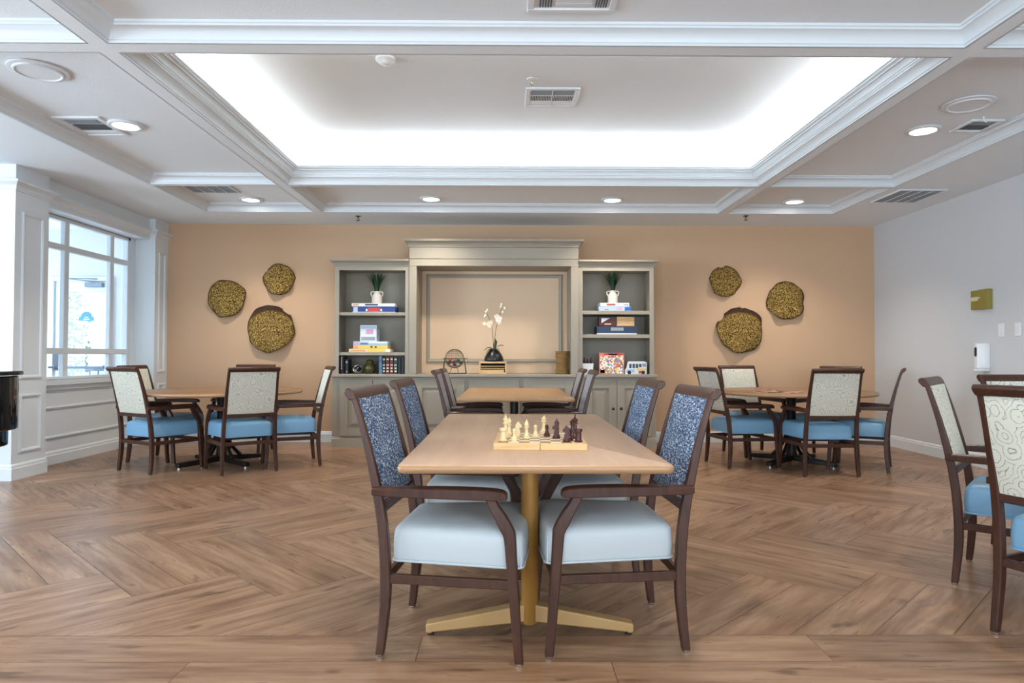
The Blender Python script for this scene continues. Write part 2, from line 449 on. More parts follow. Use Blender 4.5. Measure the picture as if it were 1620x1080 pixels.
def wall_with_holes(name, mat, along, fixed, a0, a1, z1, holes, thick):
    """vertical wall, along 'x' or 'y', room face at `fixed`, thickness signed outward; holes (a, b, z0, z1)"""
    m = MB()
    xs = sorted({a0, a1}|{h[0] for h in holes}|{h[1] for h in holes}); zs = sorted({0, z1}|{h[2] for h in holes}|{h[3] for h in holes})
    for i in range(len(xs)-1):
        for j in range(len(zs)-1):
            cx, cz = (xs[i]+xs[i+1])/2, (zs[j]+zs[j+1])/2
            if any(h[0] < cx < h[1] and h[2] < cz < h[3] for h in holes): continue
            lo, hi = sorted((fixed, fixed+thick))
            if along == 'x': m.box(xs[i], xs[i+1], lo, hi, zs[j], zs[j+1])
            else: m.box(lo, hi, xs[i], xs[i+1], zs[j], zs[j+1])
    return struct(m.build(name, mat, smooth=0))
wall_with_holes('wall_back', M['tan'], 'x', YB, XW-.12, XR, ZC, [], .12)
wall_with_holes('wall_right', M['wallwhite'], 'y', XR, YF-.1, YB+.12, ZC, [], .12)
wall_with_holes('wall_front', M['wallwhite'], 'x', YF, XL, XR, ZC, [(-3.7, -.7, .6, 2.5), (.7, 3.7, .6, 2.5)], -.12)
wall_with_holes('wall_left', M['wallwhite'], 'y', XL, YF-.1, 9.15, ZC, [(.6, 3.8, .5, 2.4), (6.6, 8.6, .3, 2.5)], -.12)
wall_with_holes('wall_divider', M['white'], 'x', 6.0, XL, XW-.1, ZC, [], .12)
wall_with_holes('wall_window', M['white'], 'y', XW, 6.12, YB, ZC, [(6.62, 8.26, .84, 2.5)], -.12)
wall_with_holes('wall_vestibule', M['wallwhite'], 'x', 9.1, XL, XW, ZC, [(-6.06, -5.22, 0, 2.13)], .05)

# pilasters, header and cornice of the window wall
PX = -4.30
def pilaster(num, y0, y1):
    m = MB(); m.box(XW-.1, PX, y0, y1, 0, ZC)
    # base
    fn = lambda z0: None
    base = [(0, 0), (.022, 0), (.022, .10), (.016, .108), (.016, .122), (.008, .135), (0, .14)]
    m.sweep([(PX, y1), (PX, y0), (XW-.05 if num == 2 else XL, y0)], base)
    fnp = lambda a, b, h: (PX+h, a, b)
    mould = [(0, 0), (0, .012), (.012, .016), (.026, .01), (.03, 0)]
    ya, yb = y0+.085, y1-.075
    for z0, z1 in ((.23, .74), (.88, 2.36)):
        m.sweep([(ya, z0), (yb, z0), (yb, z1), (ya, z1)], mould, True, fnp)
    struct(m.build('trim_%d' % (20+num), M['white'], smooth=25))
pilaster(1, 5.98, 6.42); pilaster(2, 8.36, 8.679)
def header():
    m = MB(); m.box(XW-.1, -4.37, 6.42, 8.36, 2.5, ZC)
    cor = [(0, 0), (.008, 0), (.008, .012), (.014, .016), (.02, .035), (.045, .058), (.06, .064), (.06, .085), (0, .085)]
    m.sweep([(PX, 8.679), (PX, 8.36), (-4.37, 8.36), (-4.37, 6.42), (PX, 6.42), (PX, 5.98), (XL, 5.98)], [(o, 2.535+h) for o, h in cor])
    struct(m.build('trim_23', M['white'], smooth=25))
    m = MB()   # sill and wainscot rails
    m.box(XW-.05, XW+.06, 6.42, 8.36, .79, .84); m.box(XW-.02, XW+.03, 6.42, 8.36, .745, .79)
    rail = [(0, 0), (.012, .003), (.02, .02), (.012, .034), (0, .036)]
    for z in (.545, .25):
        m.sweep([(XW, 8.36), (XW, 6.42)], [(o, z+h) for o, h in rail])
    struct(m.build('trim_24', M['white'], smooth=25))
    base = [(0, 0), (.022, 0), (.022, .09), (.014, .1), (.014, .115), (.006, .13), (0, .135)]
    m = MB(); m.sweep([(XW, 8.36), (XW, 6.42)], base); struct(m.build('baseboard_window', M['white'], smooth=25))
    b2 = [(0, 0), (.018, 0), (.018, .10), (.012, .108), (.012, .12), (.004, .132), (0, .135)]
    m = MB(); m.sweep([(XR, YB), (1.84, YB)], [(o, h) for o, h in b2]); m.sweep([(-2.13, YB), (PX, YB)], [(o, h) for o, h in b2]); struct(m.build('baseboard_back', M['white'], smooth=25))
    m = MB(); m.sweep([(XR, YF), (XR, YB)], [(o, h) for o, h in b2]); struct(m.build('baseboard_right', M['white'], smooth=25))
header()
def window():
    m = MB(); x0, x1 = XW-.075, XW-.015
    ya, yb, za, zb = 6.62, 8.26, .84, 2.5
    f = .055
    m.box(x0, x1+.01, ya, yb, za, za+f*.6); m.box(x0, x1+.01, ya, yb, zb-f*.7, zb); m.box(x0, x1+.01, ya, ya+f+.05, za, zb); m.box(x0, x1+.01, yb-f, yb, za, zb)
    for y in (7.09, 7.90): m.box(x0+.008, x1, y-.037, y+.037, za, zb)
    for z in (2.193, 1.132): m.box(x0+.004, x1+.004, ya, yb, z-.031, z+.031)
    root = bpy.data.objects.new('window_1', None); COL.objects.link(root); root.location = (XW, 7.44, .84); struct(root)
    o = m.build('window_frame', M['white'], root, bevel=.006); o.location = (-XW, -7.44, -.84)
    g = B(XW-.05, XW-.046, ya+.02, yb-.02, za+.02, zb-.02).build('window_pane', M['glass'], root, smooth=0); g.location = (-XW, -7.44, -.84)
window()
def exit_door():
    # exterior door at the end of the vestibule, plane y = 9.1
    root = bpy.data.objects.new('door_1', None); COL.objects.link(root); root.location = (-5.64, 9.1, 0); struct(root)
    def put(m, n, mt, **k):
        return m.build(n, mt, root, **k)
    m = MB()
    m.box(-.42, -.36, -.03, .04, 0, 2.13); m.box(.36, .42, -.03, .04, 0, 2.13); m.box(-.36, .36, -.03, .04, 2.07, 2.13)
    put(m, 'door_frame', M['white'], bevel=.006)
    m = MB()
    m.box(-.36, -.20, 0, .045, .01, 2.07); m.box(.30, .36, 0, .045, .01, 2.07); m.box(-.20, .30, 0, .045, 1.93, 2.07); m.box(-.20, .30, 0, .045, .01, .3)
    put(m, 'door_leaf', M['white'], bevel=.005)
    put(B(-.20, .30, .02, .026, .3, 1.93), 'glass_pane', M['glass'], smooth=0)
    m = MB(); m.tube([(-.34, -.06, .93), (.33, -.06, .93)], .016, 8); m.box(-.345, -.315, -.06, 0, .905, .955); m.box(.31, .34, -.06, 0, .905, .955)
    put(m, 'push_bar', M['grey'])
    m = MB(); m.box(-.35, -.27, -.05, 0, .89, 1.12); m.tube([(-.33, -.06, .93), (-.37, -.09, .93), (-.2, -.09, .93)], .014, 8)
    put(m, 'latch', plain('dark_grey_metal', srgb(70, 78, 88), .5, .3), bevel=.004)
    m = MB(); m.box(.06, .29, -.06, 0, 1.99, 2.05); m.tube([(.2, -.05, 2.06), (-.1, -.14, 2.09), (-.12, -.14, 2.095)], .008, 6); m.tube([(-.12, -.14, 2.095), (.22, -.03, 2.1)], .007, 6)
    put(m, 'door_closer', M['grey'], bevel=.004)
    m = MB()
    pts = [(-.1+.0, 0), (.1, 0), (.1, .05), (.075, .055)]+[(.075*math.cos(a), .055+.07*math.sin(a)) for a in [math.pi*k/10 for k in range(11)]]+[(-.075, .055), (-.1, .05)]
    m.prism(pts, lambda u, v, d: (u, d, v), 0, .002)
    s = m.build('door_sticker', plain('sticker_blue', srgb(70, 150, 200), .5), None, smooth=0, loc=(-5.59, 9.116, 1.545))
    m = MB(); m.box(-.04, .04, -.0015, -.0005, .014, .03); m.box(-.025, .025, -.0015, -.0005, .045, .055); m.build('pale_band', M['plastic'], s, smooth=0)
    tag(s, 'blue arched sticker on the glass of the exit door', 'sticker')
exit_door()
# what lies outside that door
def outside():
    o = B(-40, 4, 9.4, 60, -.2, -.05).build('ground_outside', M['asphalt'], smooth=0); struct(o)
    m = MB()
    for k in range(9): m.tube([(-.9+k*.14, 0, 0), (-.9+k*.14, 0, .9)], .012, 6)
    m.tube([(-.95, 0, .9), (.35, 0, .9)], .022, 6); m.tube([(-.95, 0, .12), (.35, 0, .12)], .018, 6)
    tag(m.build('railing', M['grey'], loc=(-7.0, 11.4, -.05)), 'grey metal railing outside the glass exit door', 'railing')
    rnd = random.Random(5)
    t = thing('garden_shrub', 'tall green shrub outside the exit door', 'shrub', (-8.05, 12.3, -.05))
    MB().tube([(0, 0, 0), (.03, 0, .8), (-.02, .02, 1.9)], [.05, .04, .02], 8).build('stem', M['twig'], t)
    m = MB()
    for k in range(900):
        a = rnd.uniform(0, 6.28); h = rnd.uniform(.3, 2.35); r = .55*math.sqrt(rnd.random())*(1-.35*abs(h-1.2))
        p = Vector((r*math.cos(a), r*math.sin(a), h)); d = Vector((rnd.uniform(-1, 1), rnd.uniform(-1, 1), rnd.uniform(-.4, 1))).normalized()
        s = d.orthogonal().normalized()*.025; L = d*.09
        m.add([p, p+L*.5+s, p+L, p+L*.5-s], [(0, 1, 2, 3)])
    m.build('foliage', plain('pale_leaf', srgb(120, 165, 130), .6, vary=.4), t, smooth=0)
outside()

# ---------------------------------------------------------------- armchairs
def superring(hx0, hx1, hyr, hyf, rad, inset, z, n=6):
    """rounded trapezoid ring; hyr / hyf half-widths at rear and front"""
    x0, x1 = hx0+inset, hx1-inset; a, b = hyr-inset, hyf-inset; rad = max(.008, rad)
    out = []
    for cx, cy, a0 in ((x1-rad, b-rad, 0), (x0+rad, a-rad, 90), (x0+rad, -a+rad, 180), (x1-rad, -b+rad, 270)):
        for k in range(n+1):
            t = R(a0+90*k/n); out.append((cx+rad*math.cos(t), cy+rad*math.sin(t), z))
    return out
DX = .255   # chair origin sits midway between front and rear legs
def make_chair(name, label, group, fabric, vinyl):
    t = thing(name, label, 'chair', group=group)
    wd = M['walnut']
    for s in (-1, 1):
        # rear leg running up into the back post: rows (d, z, depth width, lateral centre, lateral width)
        rows = catmull([(0, .008, .030, .243, .028), (.010, .10, .034, .240, .03), (.018, .22, .038, .235, .032), (.015, .34, .038, .231, .032), (.003, .47, .037, .227, .032), (-.02, .60, .034, .223, .031), (-.058, .76, .027, .220, .027), (-.099, .90, .023, .217, .024), (-.120, .955, .023, .216, .024)], 3)
        m = MB(); m.rings([[(d-DX-wx/2, s*(y-wy/2), z), (d-DX+wx/2, s*(y-wy/2), z), (d-DX+wx/2, s*(y+wy/2), z), (d-DX-wx/2, s*(y+wy/2), z)] for d, z, wx, y, wy in rows])
        lg = m.build('leg', wd, t, bevel=.005)
        MB().lathe([(.012, 0), (.014, .003), (.014, .01), (.008, .012)], 12, (-DX, s*.243, 0)).build('glide', M['chrome'], lg)
        rows = catmull([(.51, .008, .031, .268, .028), (.500, .12, .033, .268, .031), (.490, .26, .037, .267, .033), (.481, .38, .040, .265, .033), (.476, .445, .043, .263, .033), (.466, .472, .050, .262, .033), (.440, .52, .048, .259, .033), (.414, .56, .040, .256, .032), (.401, .592, .036, .255, .032)], 2)
        m = MB(); m.rings([[(d-DX-wx/2, s*(y-wy/2), z), (d-DX+wx/2, s*(y-wy/2), z), (d-DX+wx/2, s*(y+wy/2), z), (d-DX-wx/2, s*(y+wy/2), z)] for d, z, wx, y, wy in rows])
        lg = m.build('leg', wd, t, bevel=.005)
        MB().lathe([(.012, 0), (.014, .003), (.014, .01), (.008, .012)], 12, (.51-DX, s*.268, 0)).build('glide', M['chrome'], lg)
        # armrest
        rows = [(-.035, .596, .03, .232, .036), (.02, .596, .034, .238, .040), (.12, .597, .038, .245, .046), (.25, .598, .042, .25, .05), (.38, .597, .042, .253, .05), (.445, .594, .036, .253, .048), (.464, .589, .022, .253, .042)]
        rr = []
        for d, z, h, y, wy in catmull(rows, 3):
            top = z+h/2+ (0 if d < .38 else -0.0)
            rr.append([(d-DX, s*(y-wy/2), z-h/2), (d-DX, s*(y+wy/2), z-h/2), (d-DX, s*(y+wy/2), top-.006), (d-DX, s*(y+wy/4), top), (d-DX, s*(y-wy/4), top), (d-DX, s*(y-wy/2), top-.006)])
        MB().rings(rr).build('armrest', wd, t, bevel=.004)
        m = MB(); m.rings([[(.02-DX, s*(.233+dy), .262+dz) for dy, dz in ((-.01, 0), (.01, 0), (.01, .034), (-.01, .034))], [(.49-DX, s*(.262+dy), .262+dz) for dy, dz in ((-.01, 0), (.01, 0), (.01, .034), (-.01, .034))]])
        m.build('stretcher', wd, t, bevel=.003)
    for d, y in ((.018, .233), (.488, .262)):
        B(d-DX-.01, d-DX+.01, -y, y, .264, .296).build('stretcher', wd, t, bevel=.003)
    # crest rail with a rolled top
    prof = [(-.099, .927), (-.104, .944), (-.111, .957), (-.121, .966), (-.134, .970), (-.146, .964), (-.149, .952), (-.142, .941), (-.134, .933), (-.127, .925)]
    MB().prism(prof, lambda u, v, d: (u-DX, d, v), -.229, .229).build('crest_rail', wd, t, bevel=.004)
    B(-.018-DX, .012-DX, -.215, .215, .515, .553).build('back_rail', wd, t, bevel=.004)
    # padded back panel
    def dz(z): return -.02+(z-.60)*(-.255) if z > .5 else 0
    nu, nv = 10, 14; front = []; back = []
    for j in range(nv+1):
        z = .54+(.93-.54)*j/nv; hw = .212-(z-.55)*.022
        for i in range(nu+1):
            a = -1+2*i/nu; e = (1-abs(a)**4)*(1-abs(2*j/nv-1)**6)
            front.append((dz(z)+.006+.010*e-DX, a*hw, z)); back.append((dz(z)-.010-.006*e-DX, a*hw, z))
    m = MB(); n1 = nu+1; f = []
    off = len(front)
    for j in range(nv):
        for i in range(nu):
            q = (j*n1+i, j*n1+i+1, (j+1)*n1+i+1, (j+1)*n1+i); f.append(q); f.append(tuple(off+k for k in reversed(q)))
    edge = [i for i in range(n1)]+[j*n1+nu for j in range(1, nv+1)]+[nv*n1+i for i in range(nu-1, -1, -1)]+[j*n1 for j in range(nv-1, 0, -1)]
    for k in range(len(edge)):
        a, b = edge[k], edge[(k+1) % len(edge)]; f.append((a, off+a, off+b, b))
    m.add(front+back, f); m.build('backrest', fabric, t, smooth=50)
    # seat cushion with welt
    S = lambda inset, z, rad: superring(0.035-DX, .522-DX, .214, .262, rad, inset, z)
    m = MB(); m.rings([S(.012, .332, .03), S(.002, .338, .03), S(0, .35, .03), S(-.002, .39, .032), S(0, .432, .034), S(.003, .446, .035), S(.010, .457, .038), S(.022, .465, .045), S(.05, .472, .06), S(.09, .478, .065), S(.14, .482, .06), S(.18, .483, .03)])
    st = m.build('seat', vinyl, t, smooth=60)
    pp = [Vector(p) for p in superring(0.035-DX, .522-DX, .214, .262, .03, -.001, .338)]
    m = MB(); m.tube(pp, .0045, 6, True)
    for s in (-1, 1): m.tube([(.522-DX-.008, s*(.262-.007), .338), (.522-DX-.007, s*(.262-.006), .39), (.522-DX-.01, s*(.262-.008), .44)], .004, 6)
    m.build('piping', vinyl, st)
    return t
def place(t, mx, my, deg):
    a = R(deg); t.location = (mx+DX*math.cos(a), my+DX*math.sin(a), 0); t.rotation_euler = (0, 0, a)
def chair_set(name, fabric, vinyl, spots):
    proto = None
    for mx, my, deg, label, group in spots:
        if proto is None: c = proto = make_chair(name, label, group, fabric, vinyl)
        else:
            c = copy_tree(proto); c['label'] = label; c['group'] = group
        place(c, mx, my, deg)
        if 'swirl' in label and group != g3: c.scale = (1, 1, 1.017)
g = 'blue tweed armchairs at the chess table'
g3 = 'cream swirl armchairs at the table cut off by the frame'
chair_set('armchair', M['tweed'], M['ice'], [
    (-.432, 2.748, -6, 'blue tweed armchair level with the chessboard, on the white chessmen side of the table', g),
    (.651, 2.782, 183, 'blue tweed armchair level with the chessboard, on the dark chessmen side of the table', g),
    (-.425, 3.62, -3, 'blue tweed armchair past the chessboard towards the cabinet, on the white chessmen side', g),
    (.632, 3.60, 182, 'blue tweed armchair past the chessboard towards the cabinet, on the dark chessmen side', g)])
g = 'grey armchairs at the honey table before the cabinet'
chair_set('armchair', M['greytweed'], M['ice'], [
    (-.50, 6.07, 0, 'grey woven-back armchair on the window side of the honey table, farther from the cabinet', g),
    (.645, 6.07, 180, 'grey woven-back armchair on the dispenser side of the honey table, farther from the cabinet', g),
    (-.50, 6.74, 0, 'grey woven-back armchair on the window side of the honey table, closer to the cabinet', g),
    (.625, 6.74, 180, 'grey woven-back armchair on the dispenser side of the honey table, closer to the cabinet', g)])
g1 = 'cream swirl armchairs round the table by the window'
g2 = 'cream swirl armchairs round the table holding a jigsaw'
g3 = 'cream swirl armchairs at the table cut off by the frame'
chair_set('armchair', M['swirl'], M['blue'], [
    (-3.431, 6.345, 60, 'cream swirl armchair at window round table, back to camera, closest to the paneled pillar', g1),
    (-2.357, 6.311, 126, 'cream swirl armchair at window round table, squarely showing its swirl-patterned back', g1),
    (-1.93, 6.99, 203, 'cream swirl armchair at window round table, seen side-on, closest to the sage bookcase', g1),
    (-3.80, 7.19, -6, 'cream swirl armchair at window round table, under the window, half hidden by another chair', g1),
    (-2.96, 7.96, -90, 'cream swirl armchair at window round table, hidden but for its crest against tan wall', g1),
    (2.105, 6.823, 10, 'cream swirl armchair at jigsaw table, seen in profile on the side towards the bookcase', g2),
    (2.72, 7.86, -78, 'cream swirl armchair behind the jigsaw table, its front facing the camera', g2),
    (2.933, 6.149, 90, 'cream swirl armchair at jigsaw table, squarely turned with its back to the camera', g2),
    (3.667, 6.53, 149, 'cream swirl armchair at jigsaw table, seen edge-on beside the white wall', g2),
    (3.62, 7.50, 219, 'cream swirl armchair behind the jigsaw table, only its crest showing in the corner', g2),
    (2.311, 3.464, -41, 'cream swirl armchair standing whole below the wall dispenser, facing the cut-off table', g3),
    (2.02, 2.475, 22, 'cream swirl armchair cut by the frame edge, with the largest swirl-patterned back', g3),
    (3.06, 3.95, -88, 'cream swirl armchair of which only a dark crest corner shows at the frame edge', g3)])

# ---------------------------------------------------------------- tables
def round_rect(x0, x1, y0, y1, r, n=6):
    out = []
    for cx, cy, a0 in ((x1-r, y1-r, 0), (x0+r, y1-r, 90), (x0+r, y0+r, 180), (x1-r, y0+r, 270)):
        for k in range(n+1):
            t = R(a0+90*k/n); out.append((cx+r*math.cos(t), cy+r*math.sin(t)))
    return out
def slab(outline, z0, z1, er, name, mat, parent):
    """top with a rounded edge; outline is convex and centred near its mean"""
    cx = sum(p[0] for p in outline)/len(outline); cy = sum(p[1] for p in outline)/len(outline)
    def ring(ins, z):
        o = []
        n = len(outline)
        for k in range(n):
            a, b = Vector(outline[k-1]), Vector(outline[(k+1) % n]); d = (b-a).normalized(); nrm = Vector((-d.y, d.x))
            p = Vector(outline[k]); o.append((p.x+nrm.x*ins, p.y+nrm.y*ins, z))
        return o
    rings = [ring(er, z0)]
    for k in range(1, 6):
        a = R(-90+36*k); rings.append(ring(er*(1-math.cos(a)), (z0+z1)/2+(z1-z0)/2*math.sin(a)))
    o = MB().rings(rings).build(name, mat, parent, smooth=50)
    o.data.materials.append(M['edgeband'])
    for p in o.data.polygons:
        if abs(p.normal.z) < .9: p.material_index = 1
    return o
def rect_table(name, label, cx, y0, y1, wdt, mats, zt=.735, inset=.49):
    t = thing(name, label, 'table', (cx, (y0+y1)/2, 0)); h = (y1-y0)/2; w2 = wdt/2
    slab(round_rect(-w2, w2, -h, h, .03), zt-.03, zt, .011, 'tabletop', mats[0], t)
    for s in (-1, 1):
        yb = s*(h-inset)
        base = MB().lathe([(.032, .045), (.034, .05), (.034, zt-.06), (.034, zt-.055)], 24, (-.008, yb, 0))
        c = base.build('column', mats[1], t)
        B(-.26, .26, yb-.06, yb+.06, zt-.056, zt-.031).build('top_bracket', mats[1], t, bevel=.004)
        for sx in (-1, 1):
            m = MB()
            pr = [(.02, .055), (.38, .016), (.388, .012), (.40, .012), (.405, .018), (.405, .042), (.40, .048), (.38, .052), (.02, .122)]
            m.prism([(sx*u, v) for u, v in pr], lambda u, v, d: (u-.008, yb+d, v), -.028, .028)
            f = m.build('foot', mats[2], t, bevel=.005)
            MB().lathe([(.014, 0), (.014, .012), (.009, .014)], 12, (sx*.388-.008, yb, 0)).build('glide', M['black'], f)
    return t
rect_table('games_table', 'long light oak table with chessboard on it, gold pedestal legs', .101, 2.32, 4.38, .95, (M['lam'], M['gold'], M['goldlight']), .72, .385)
rect_table('games_table', 'honey oak table with dark pedestals standing before the sage cabinet', .08, 5.74, 7.60, 1.0, (M['lamwarm'], M['espresso'], M['espresso']))
def round_table(label, cx, cy, r, rot):
    t = thing('round_table', label, 'table', (cx, cy, 0), R(rot))
    slab([(r*math.cos(2*math.pi*k/72), r*math.sin(2*math.pi*k/72)) for k in range(72)], .71, .742, .013, 'tabletop', M['lamdark'], t)
    MB().lathe([(.05, .07), (.055, .09), (.05, .13), (.045, .2), (.045, .6), (.06, .68), (.18, .695), (.18, .709)], 24).build('column', M['espresso'], t)
    for k in range(4):
        a = math.pi/2*k; d = Vector((math.cos(a), math.sin(a), 0)); s = Vector((-d.y, d.x, 0))
        m = MB(); pr = [(.03, .03), (.43, .016), (.45, .016), (.455, .022), (.455, .05), (.44, .058), (.03, .085)]
        m.prism(pr, lambda u, v, e: tuple(d*u+s*e+Vector((0, 0, v))), -.03, .03)
        f = m.build('foot', M['espresso'], t, bevel=.006)
        MB().lathe([(.016, 0), (.016, .016)], 12, tuple(d*.43)).build('glide', M['chrome'], f)
        pts = [d*(.05+.16*(1-math.sin(x*math.pi/2))**1.6)+Vector((0, 0, .07+.36*x)) for x in [i/10 for i in range(11)]]
        MB().tube(pts, .018, 8).build('scroll_bracket', M['espresso'], t)
    return t
round_table('round brown oak table with bare top beside the white window wall', -2.87, 6.92, .78, 45+8)
round_table('round brown oak table with jigsaw pieces scattered on top', 2.92, 6.99, .80, 45-5)
round_table('round brown oak table mostly beyond the frame, among the large cream chairs', 3.07, 2.80, .78, 40)
# loose jigsaw on the round table
def jigsaw():
    rnd = random.Random(11); m = MB()
    cols = [plain('jigsaw_tan', srgb(214, 176, 140), .6), plain('jigsaw_pink', srgb(200, 150, 130), .6), plain('jigsaw_brown', srgb(120, 76, 50), .6)]
    for k in range(46):
        x, y = rnd.gauss(0, .13), rnd.gauss(0, .16); a = rnd.uniform(0, 6.28); s = rnd.uniform(.018, .03)
        pts = []
        for q in range(16):
            b = 2*math.pi*q/16; rr = s*(1+.28*math.cos(4*b+.6)); pts.append((x+rr*math.cos(a+b), y+rr*math.sin(a+b)))
        m.cur = rnd.randrange(3); m.prism(pts, lambda u, v, d: (u, v, d), 0, .003)
    tag(m.build('jigsaw_pieces', cols, smooth=0, loc=(2.66, 6.72, .743)), 'scattered pieces of a partly done jigsaw on the round table', 'jigsaw', kind='stuff')
jigsaw()

# ---------------------------------------------------------------- chess
ZTB = .72
def chess():
    t = thing('chessboard', 'folding maple chessboard set up on the light oak table', 'chessboard', (.140, 2.875, ZTB), R(-2.2))
    hs = .185
    def board_mat():
        n = NT('chess_squares'); c = n.coord((1/.042, 1/.042, 0)); ck = n.n('ShaderNodeTexChecker'); ck.inputs['Scale'].default_value = 1
        ck.inputs['Color1'].default_value = srgb(238, 224, 196); ck.inputs['Color2'].default_value = srgb(150, 112, 74); n.l(c, ck.inputs['Vector'])
        n.l(ck.outputs[0], n.b.inputs['Base Color']); n.b.inputs['Roughness'].default_value = .4; return n.m
    for s in (-1, 1):
        x0, x1 = (-hs, -.0006) if s < 0 else (.0006, hs)
        B(x0, x1, -hs, hs, 0, .027).build('board_half', M['maple'], t, bevel=.002)
    B(-.168, .168, -.168, .168, .0262, .0276).build('playing_squares', board_mat(), t, smooth=0)
    zp = ZTB+.0277
    def at(n, m, prof, x, y, lab, mt, extra=None, nn=20):
        mb = MB().lathe([(r*1.08, z) for r, z in prof], nn)
        if extra: extra(mb)
        o = mb.build(n, mt, None, smooth=40, loc=(x*1.043, y*1.043, zp)); tag(o, lab, 'chess piece', g); return o
    foot = [(.0125, 0), (.0135, .002), (.0135, .005), (.011, .008), (.012, .011), (.008, .015)]
    pawn = foot+[(.0058, .024), (.0052, .031), (.0085, .033), (.0085, .0345), (.0055, .036), (.0075, .040), (.0075, .044), (.005, .0485), (.001, .05)]
    rook = [(.014, 0), (.0155, .002), (.0155, .006), (.012, .009), (.011, .03), (.0112, .04), (.0145, .043), (.0145, .053), (.0095, .053), (.0095, .048), (.001, .048)]
    bishop = foot+[(.0062, .03), (.0055, .043), (.0095, .045), (.0095, .047), (.006, .049), (.0092, .055), (.0088, .062), (.005, .07), (.002, .0735), (.003, .076), (.001, .079)]
    king = [(.0155, 0), (.017, .003), (.017, .008), (.0135, .012), (.0145, .015), (.0095, .021), (.007, .045), (.0065, .06), (.0125, .062), (.0125, .065), (.008, .067), (.0115, .078), (.0115, .081), (.007, .084), (.004, .086), (.005, .09), (.001, .094)]
    def cross(mb): mb.box(-.0018, .0018, -.0018, .0018, .09, .102); mb.box(-.0045, .0045, -.0018, .0018, .095, .0985)
    def horse(d):
        def f(mb):
            pts = [(-.011, .012), (.011, .012), (.010, .025), (.006, .036), (.014, .038), (.017, .043), (.015, .049), (.006, .058), (.002, .066), (-.002, .060), (-.009, .054), (-.012, .043), (-.012, .03)]
            mb.rings([[(d*u*.92, -.0065, v) for u, v in pts], [(d*u, -.003, v) for u, v in pts], [(d*u, .003, v) for u, v in pts], [(d*u*.92, .0065, v) for u, v in pts]])
        return f
    kb = [(.0135, 0), (.015, .002), (.015, .006), (.012, .010), (.012, .013), (.001, .0135)]
    g = 'ivory chessmen'
    iv, mh = M['ivory'], M['mahog']
    at('chess_rook', 0, rook, -.012, 2.642, 'ivory rook at the corner of the chessboard', iv)
    at('chess_king', 0, king, -.003, 2.735, 'tall ivory king behind the ivory rook', iv, cross)
    at('chess_bishop', 0, bishop, .012, 2.835, 'ivory bishop tucked behind the ivory king', M['ivory'])
    at('chess_pawn', 0, pawn, .030, 2.650, 'ivory pawn next to the ivory rook at the board edge', iv)
    at('chess_knight', 0, kb, .047, 2.800, 'ivory knight behind the edge ivory pawn', iv, horse(1))
    at('chess_bishop', 0, bishop, .080, 2.722, 'ivory bishop standing alone mid-board', iv)
    at('chess_pawn', 0, pawn, .119, 2.800, 'ivory pawn by the board hinge', iv)
    at('chess_queen', 0, [(r, z*.83) for r, z in king], .160, 2.915, 'ivory queen at the far edge of the chessboard behind the dark pawn', iv)
    g = 'mahogany chessmen'
    at('chess_pawn', 0, pawn, .166, 2.809, 'dark pawn advanced in front of the ivory queen', mh)
    at('chess_knight', 0, kb, .198, 2.724, 'dark knight beside the advanced dark pawn', mh, horse(-1))
    at('chess_bishop', 0, bishop, .204, 2.775, 'dark bishop just behind the dark knight', mh)
    at('chess_knight', 0, kb, .232, 2.632, 'dark knight near the board edge facing the ivory side', mh, horse(-1))
    at('chess_pawn', 0, pawn, .247, 2.668, 'dark pawn between the edge knight and the dark king', mh)
    at('chess_king', 0, king, .273, 2.722, 'tall dark king behind the dark rook', mh, cross)
    at('chess_queen', 0, [(r, z*.83) for r, z in king], .268, 2.772, 'dark queen standing behind the dark king', mh)
    at('chess_rook', 0, rook, .275, 2.612, 'dark rook at the corner of the chessboard', mh)
chess()

